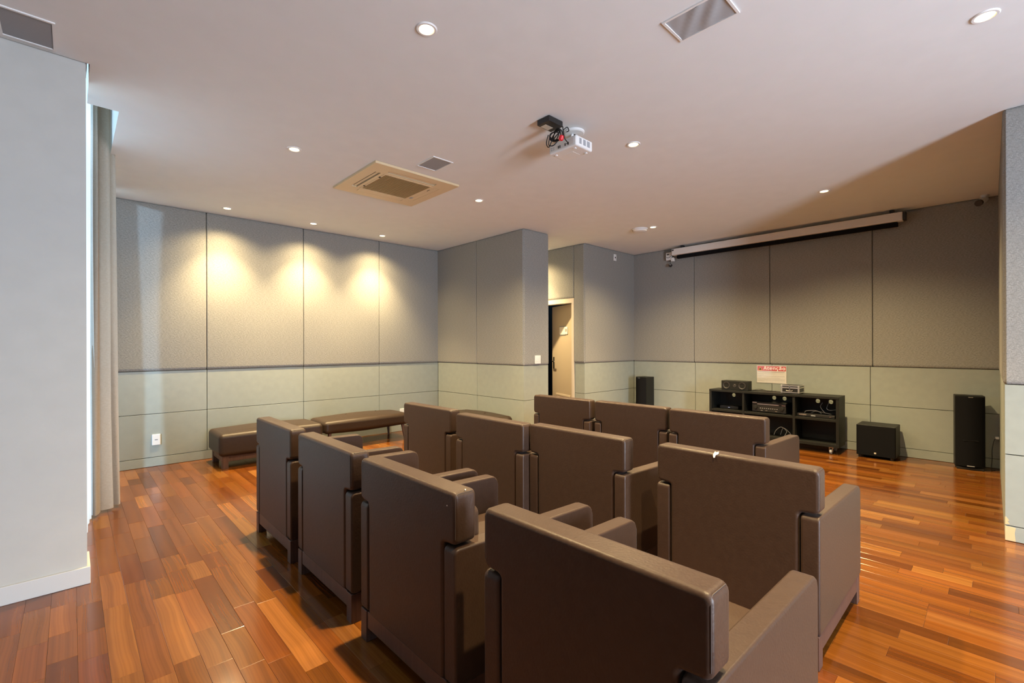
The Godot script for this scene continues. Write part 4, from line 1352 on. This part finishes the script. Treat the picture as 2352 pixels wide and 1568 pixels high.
func cabinet() -> void:
	var x0 := 6.812
	var x1 := 7.13
	var z0 := -2.975
	var z1 := -1.383
	var c := thing("media_cabinet", "black open-shelved media cabinet on casters under the notice", "cabinet", Vector3(x0, 0, (z0 + z1) / 2))
	var zc := (z0 + z1) / 2
	var hz := (z1 - z0) / 2
	var dx := x1 - x0
	roundpart("top_board", Vector3(-0.004, 0.683, -hz), Vector3(dx, 0.713, hz), 0.002, "black_wood", c, 1)
	roundpart("bottom_board", Vector3(0, 0.088, -hz), Vector3(dx, 0.125, hz), 0.002, "black_wood", c, 1)
	roundpart("side_panel", Vector3(0, 0.125, -hz), Vector3(dx, 0.683, -hz + 0.032), 0.002, "black_wood", c, 1)
	roundpart("side_panel", Vector3(0, 0.125, hz - 0.032), Vector3(dx, 0.683, hz), 0.002, "black_wood", c, 1)
	for z in [-2.502 - zc, -1.875 - zc]:
		roundpart("divider", Vector3(0.004, 0.125, z - 0.014), Vector3(dx - 0.012, 0.683, z + 0.014), 0.002, "black_wood", c, 1)
	for b in [[-hz + 0.032, -2.516 - zc], [-2.488 - zc, -1.889 - zc], [-1.861 - zc, hz - 0.032]]:
		roundpart("shelf", Vector3(0.006, 0.400, b[0]), Vector3(dx - 0.012, 0.430, b[1]), 0.002, "black_wood", c, 1)
	# back board with round cable holes
	var holes := [-2.745, -2.20, -2.07, -1.677, -1.533]
	var st := new_st()
	var xb := dx - 0.006
	var r := 0.026
	var yh := 0.618
	add_box(st, Vector3(xb - 0.004, 0.125, -hz + 0.03), Vector3(xb + 0.004, yh - r - 0.004, hz - 0.03))
	add_box(st, Vector3(xb - 0.004, yh + r + 0.004, -hz + 0.03), Vector3(xb + 0.004, 0.685, hz - 0.03))
	var from := -hz + 0.03
	for k in holes.size():
		var z: float = holes[k] - zc
		add_box(st, Vector3(xb - 0.004, yh - r - 0.004, from), Vector3(xb + 0.004, yh + r + 0.004, z - r - 0.004))
		from = z + r + 0.004
		var e := r + 0.004
		for i in 24:
			var a0 := TAU * i / 24
			var a1 := TAU * (i + 1) / 24
			var sq := func(a: float) -> Vector2:
				var q := Vector2(cos(a), sin(a))
				return q * e / maxf(absf(q.x), absf(q.y))
			var i0 := Vector2(cos(a0), sin(a0)) * r
			var i1 := Vector2(cos(a1), sin(a1)) * r
			var o0: Vector2 = sq.call(a0)
			var o1: Vector2 = sq.call(a1)
			for sx in [-0.004, 0.004]:
				quad(st, Vector3(xb + sx, yh + i0.y, z + i0.x), Vector3(xb + sx, yh + o0.y, z + o0.x), Vector3(xb + sx, yh + o1.y, z + o1.x), Vector3(xb + sx, yh + i1.y, z + i1.x), Vector3(signf(sx), 0, 0))
			var nn := Vector3(0, -sin(a0), -cos(a0))
			quad(st, Vector3(xb - 0.004, yh + i0.y, z + i0.x), Vector3(xb + 0.004, yh + i0.y, z + i0.x), Vector3(xb + 0.004, yh + i1.y, z + i1.x), Vector3(xb - 0.004, yh + i1.y, z + i1.x), nn)
	add_box(st, Vector3(xb - 0.004, yh - r - 0.004, from), Vector3(xb + 0.004, yh + r + 0.004, hz - 0.03))
	part("back_board", st, "black_wood", c)
	for z in [-hz + 0.09, hz - 0.09]:
		for x in [0.035, dx - 0.06]:
			st = new_st()
			add_lathe(st, [Vector2(0.0, -0.012), Vector2(0.026, -0.012), Vector2(0.030, -0.006), Vector2(0.030, 0.006), Vector2(0.026, 0.012), Vector2(0.0, 0.012)], 20, Transform3D(Basis(Vector3.RIGHT, PI / 2), Vector3(x, 0.030, z)))
			var wh := part("caster", st, "grey_plastic", c)
			st = new_st()
			add_box(st, Vector3(x - 0.012, 0.030, z - 0.020), Vector3(x + 0.012, 0.088, z - 0.014))
			add_box(st, Vector3(x - 0.012, 0.030, z + 0.014), Vector3(x + 0.012, 0.088, z + 0.020))
			add_box(st, Vector3(x - 0.02, 0.078, z - 0.020), Vector3(x + 0.02, 0.088, z + 0.020))
			part("fork", st, "chrome", wh)
	# devices on the shelves
	var d := thing("av_receiver", "black audio receiver on the middle upper shelf of the media cabinet", "receiver", Vector3(6.88, 0.4305, -2.195))
	roundpart("case", Vector3(0, 0.010, -0.21), Vector3(0.215, 0.140, 0.21), 0.004, "black_plastic", d)
	boxpart("display_strip", Vector3(-0.002, 0.108, -0.145), Vector3(0.001, 0.120, 0.125), "aluminium", d)
	boxpart("top_trim", Vector3(-0.002, 0.126, -0.205), Vector3(0.001, 0.137, -0.15), "aluminium", d)
	boxpart("top_trim", Vector3(-0.002, 0.110, 0.16), Vector3(0.001, 0.118, 0.205), "aluminium", d)
	for z in [-0.165, 0.165]:
		st = new_st()
		add_lathe(st, [Vector2(0.024, 0.0), Vector2(0.022, 0.016), Vector2(0.0, 0.017)], 20, Transform3D(Basis(Vector3.BACK, PI / 2), Vector3(0, 0.07, z)))
		part("knob", st, "black_satin", d)
	for k in 9:
		boxpart("button", Vector3(-0.003, 0.055, -0.11 + k * 0.026), Vector3(0.001, 0.063, -0.098 + k * 0.026), "grey_plastic", d)
	for z in [-0.10, -0.04, 0.08]:
		boxpart("indicator", Vector3(-0.003, 0.026, z), Vector3(0.001, 0.031, z + 0.025), "aluminium", d)
	for x in [0.03, 0.18]:
		for z in [-0.17, 0.17]:
			boxpart("foot", Vector3(x - 0.015, 0, z - 0.015), Vector3(x + 0.015, 0.011, z + 0.015), "black_plastic", d)
	d = thing("disc_player", "slim black disc player under cables on the cabinet's upper shelf beside its end panel", "player", Vector3(6.87, 0.4305, -1.645))
	roundpart("case", Vector3(0, 0.004, -0.205), Vector3(0.20, 0.040, 0.205), 0.004, "black_plastic", d)
	boxpart("display", Vector3(-0.0015, 0.014, -0.05), Vector3(0.001, 0.026, 0.0), "grey_plastic", d)
	boxpart("disc_tray", Vector3(-0.0015, 0.020, -0.185), Vector3(0.001, 0.032, -0.1), "aluminium", d)
	roundpart("button", Vector3(-0.003, 0.014, 0.15), Vector3(0.001, 0.026, 0.17), 0.001, "chrome", d, 1)
	for x in [0.03, 0.17]:
		for z in [-0.17, 0.17]:
			boxpart("foot", Vector3(x - 0.012, 0, z - 0.012), Vector3(x + 0.012, 0.005, z + 0.012), "black_plastic", d)
	st = new_st()
	add_tube(st, curve([Vector3(6.93, 0.475, -1.78), Vector3(6.92, 0.50, -1.76), Vector3(6.93, 0.512, -1.68), Vector3(6.94, 0.50, -1.62), Vector3(6.96, 0.475, -1.6)], 6), 0.004)
	add_tube(st, curve([Vector3(7.10, 0.60, -1.62), Vector3(7.04, 0.56, -1.63), Vector3(7.0, 0.52, -1.60), Vector3(7.0, 0.475, -1.56)], 6), 0.0035)
	add_tube(st, curve([Vector3(7.10, 0.61, -1.55), Vector3(7.04, 0.54, -1.56), Vector3(7.02, 0.52, -1.52), Vector3(7.05, 0.53, -1.46)], 6), 0.0035)
	add_tube(st, curve([Vector3(6.98, 0.474, -1.72), Vector3(6.97, 0.50, -1.66), Vector3(6.98, 0.485, -1.56), Vector3(7.0, 0.474, -1.50)], 6), 0.0035)
	single("player_cables", st, "pale_cable", "pale cables looping over the disc player in the media cabinet", "cable")
	st = new_st()
	add_tube(st, curve([Vector3(6.95, 0.135, -2.15), Vector3(6.93, 0.20, -2.12), Vector3(6.94, 0.25, -2.06), Vector3(6.96, 0.20, -2.0), Vector3(6.95, 0.14, -2.02)], 6), 0.004)
	add_tube(st, curve([Vector3(7.05, 0.13, -2.1), Vector3(7.0, 0.23, -2.05), Vector3(6.98, 0.18, -1.97), Vector3(6.97, 0.131, -1.94)], 6), 0.0035)
	single("shelf_cables", st, "pale_cable", "pale cables coiled on the lower shelf of the media cabinet", "cable")
	d = thing("set_top_box", "small black set-top box on the cabinet's upper shelf below the centre speaker", "player", Vector3(6.93, 0.4305, -2.74))
	roundpart("case", Vector3(0, 0.003, -0.13), Vector3(0.15, 0.045, 0.13), 0.004, "black_plastic", d)
	boxpart("display_light", Vector3(-0.0012, 0.02, -0.012), Vector3(0.001, 0.025, 0.012), "led_glow", d)
	for z in [-0.1, 0.1]:
		boxpart("foot", Vector3(0.02, 0, z - 0.01), Vector3(0.13, 0.004, z + 0.01), "black_plastic", d)
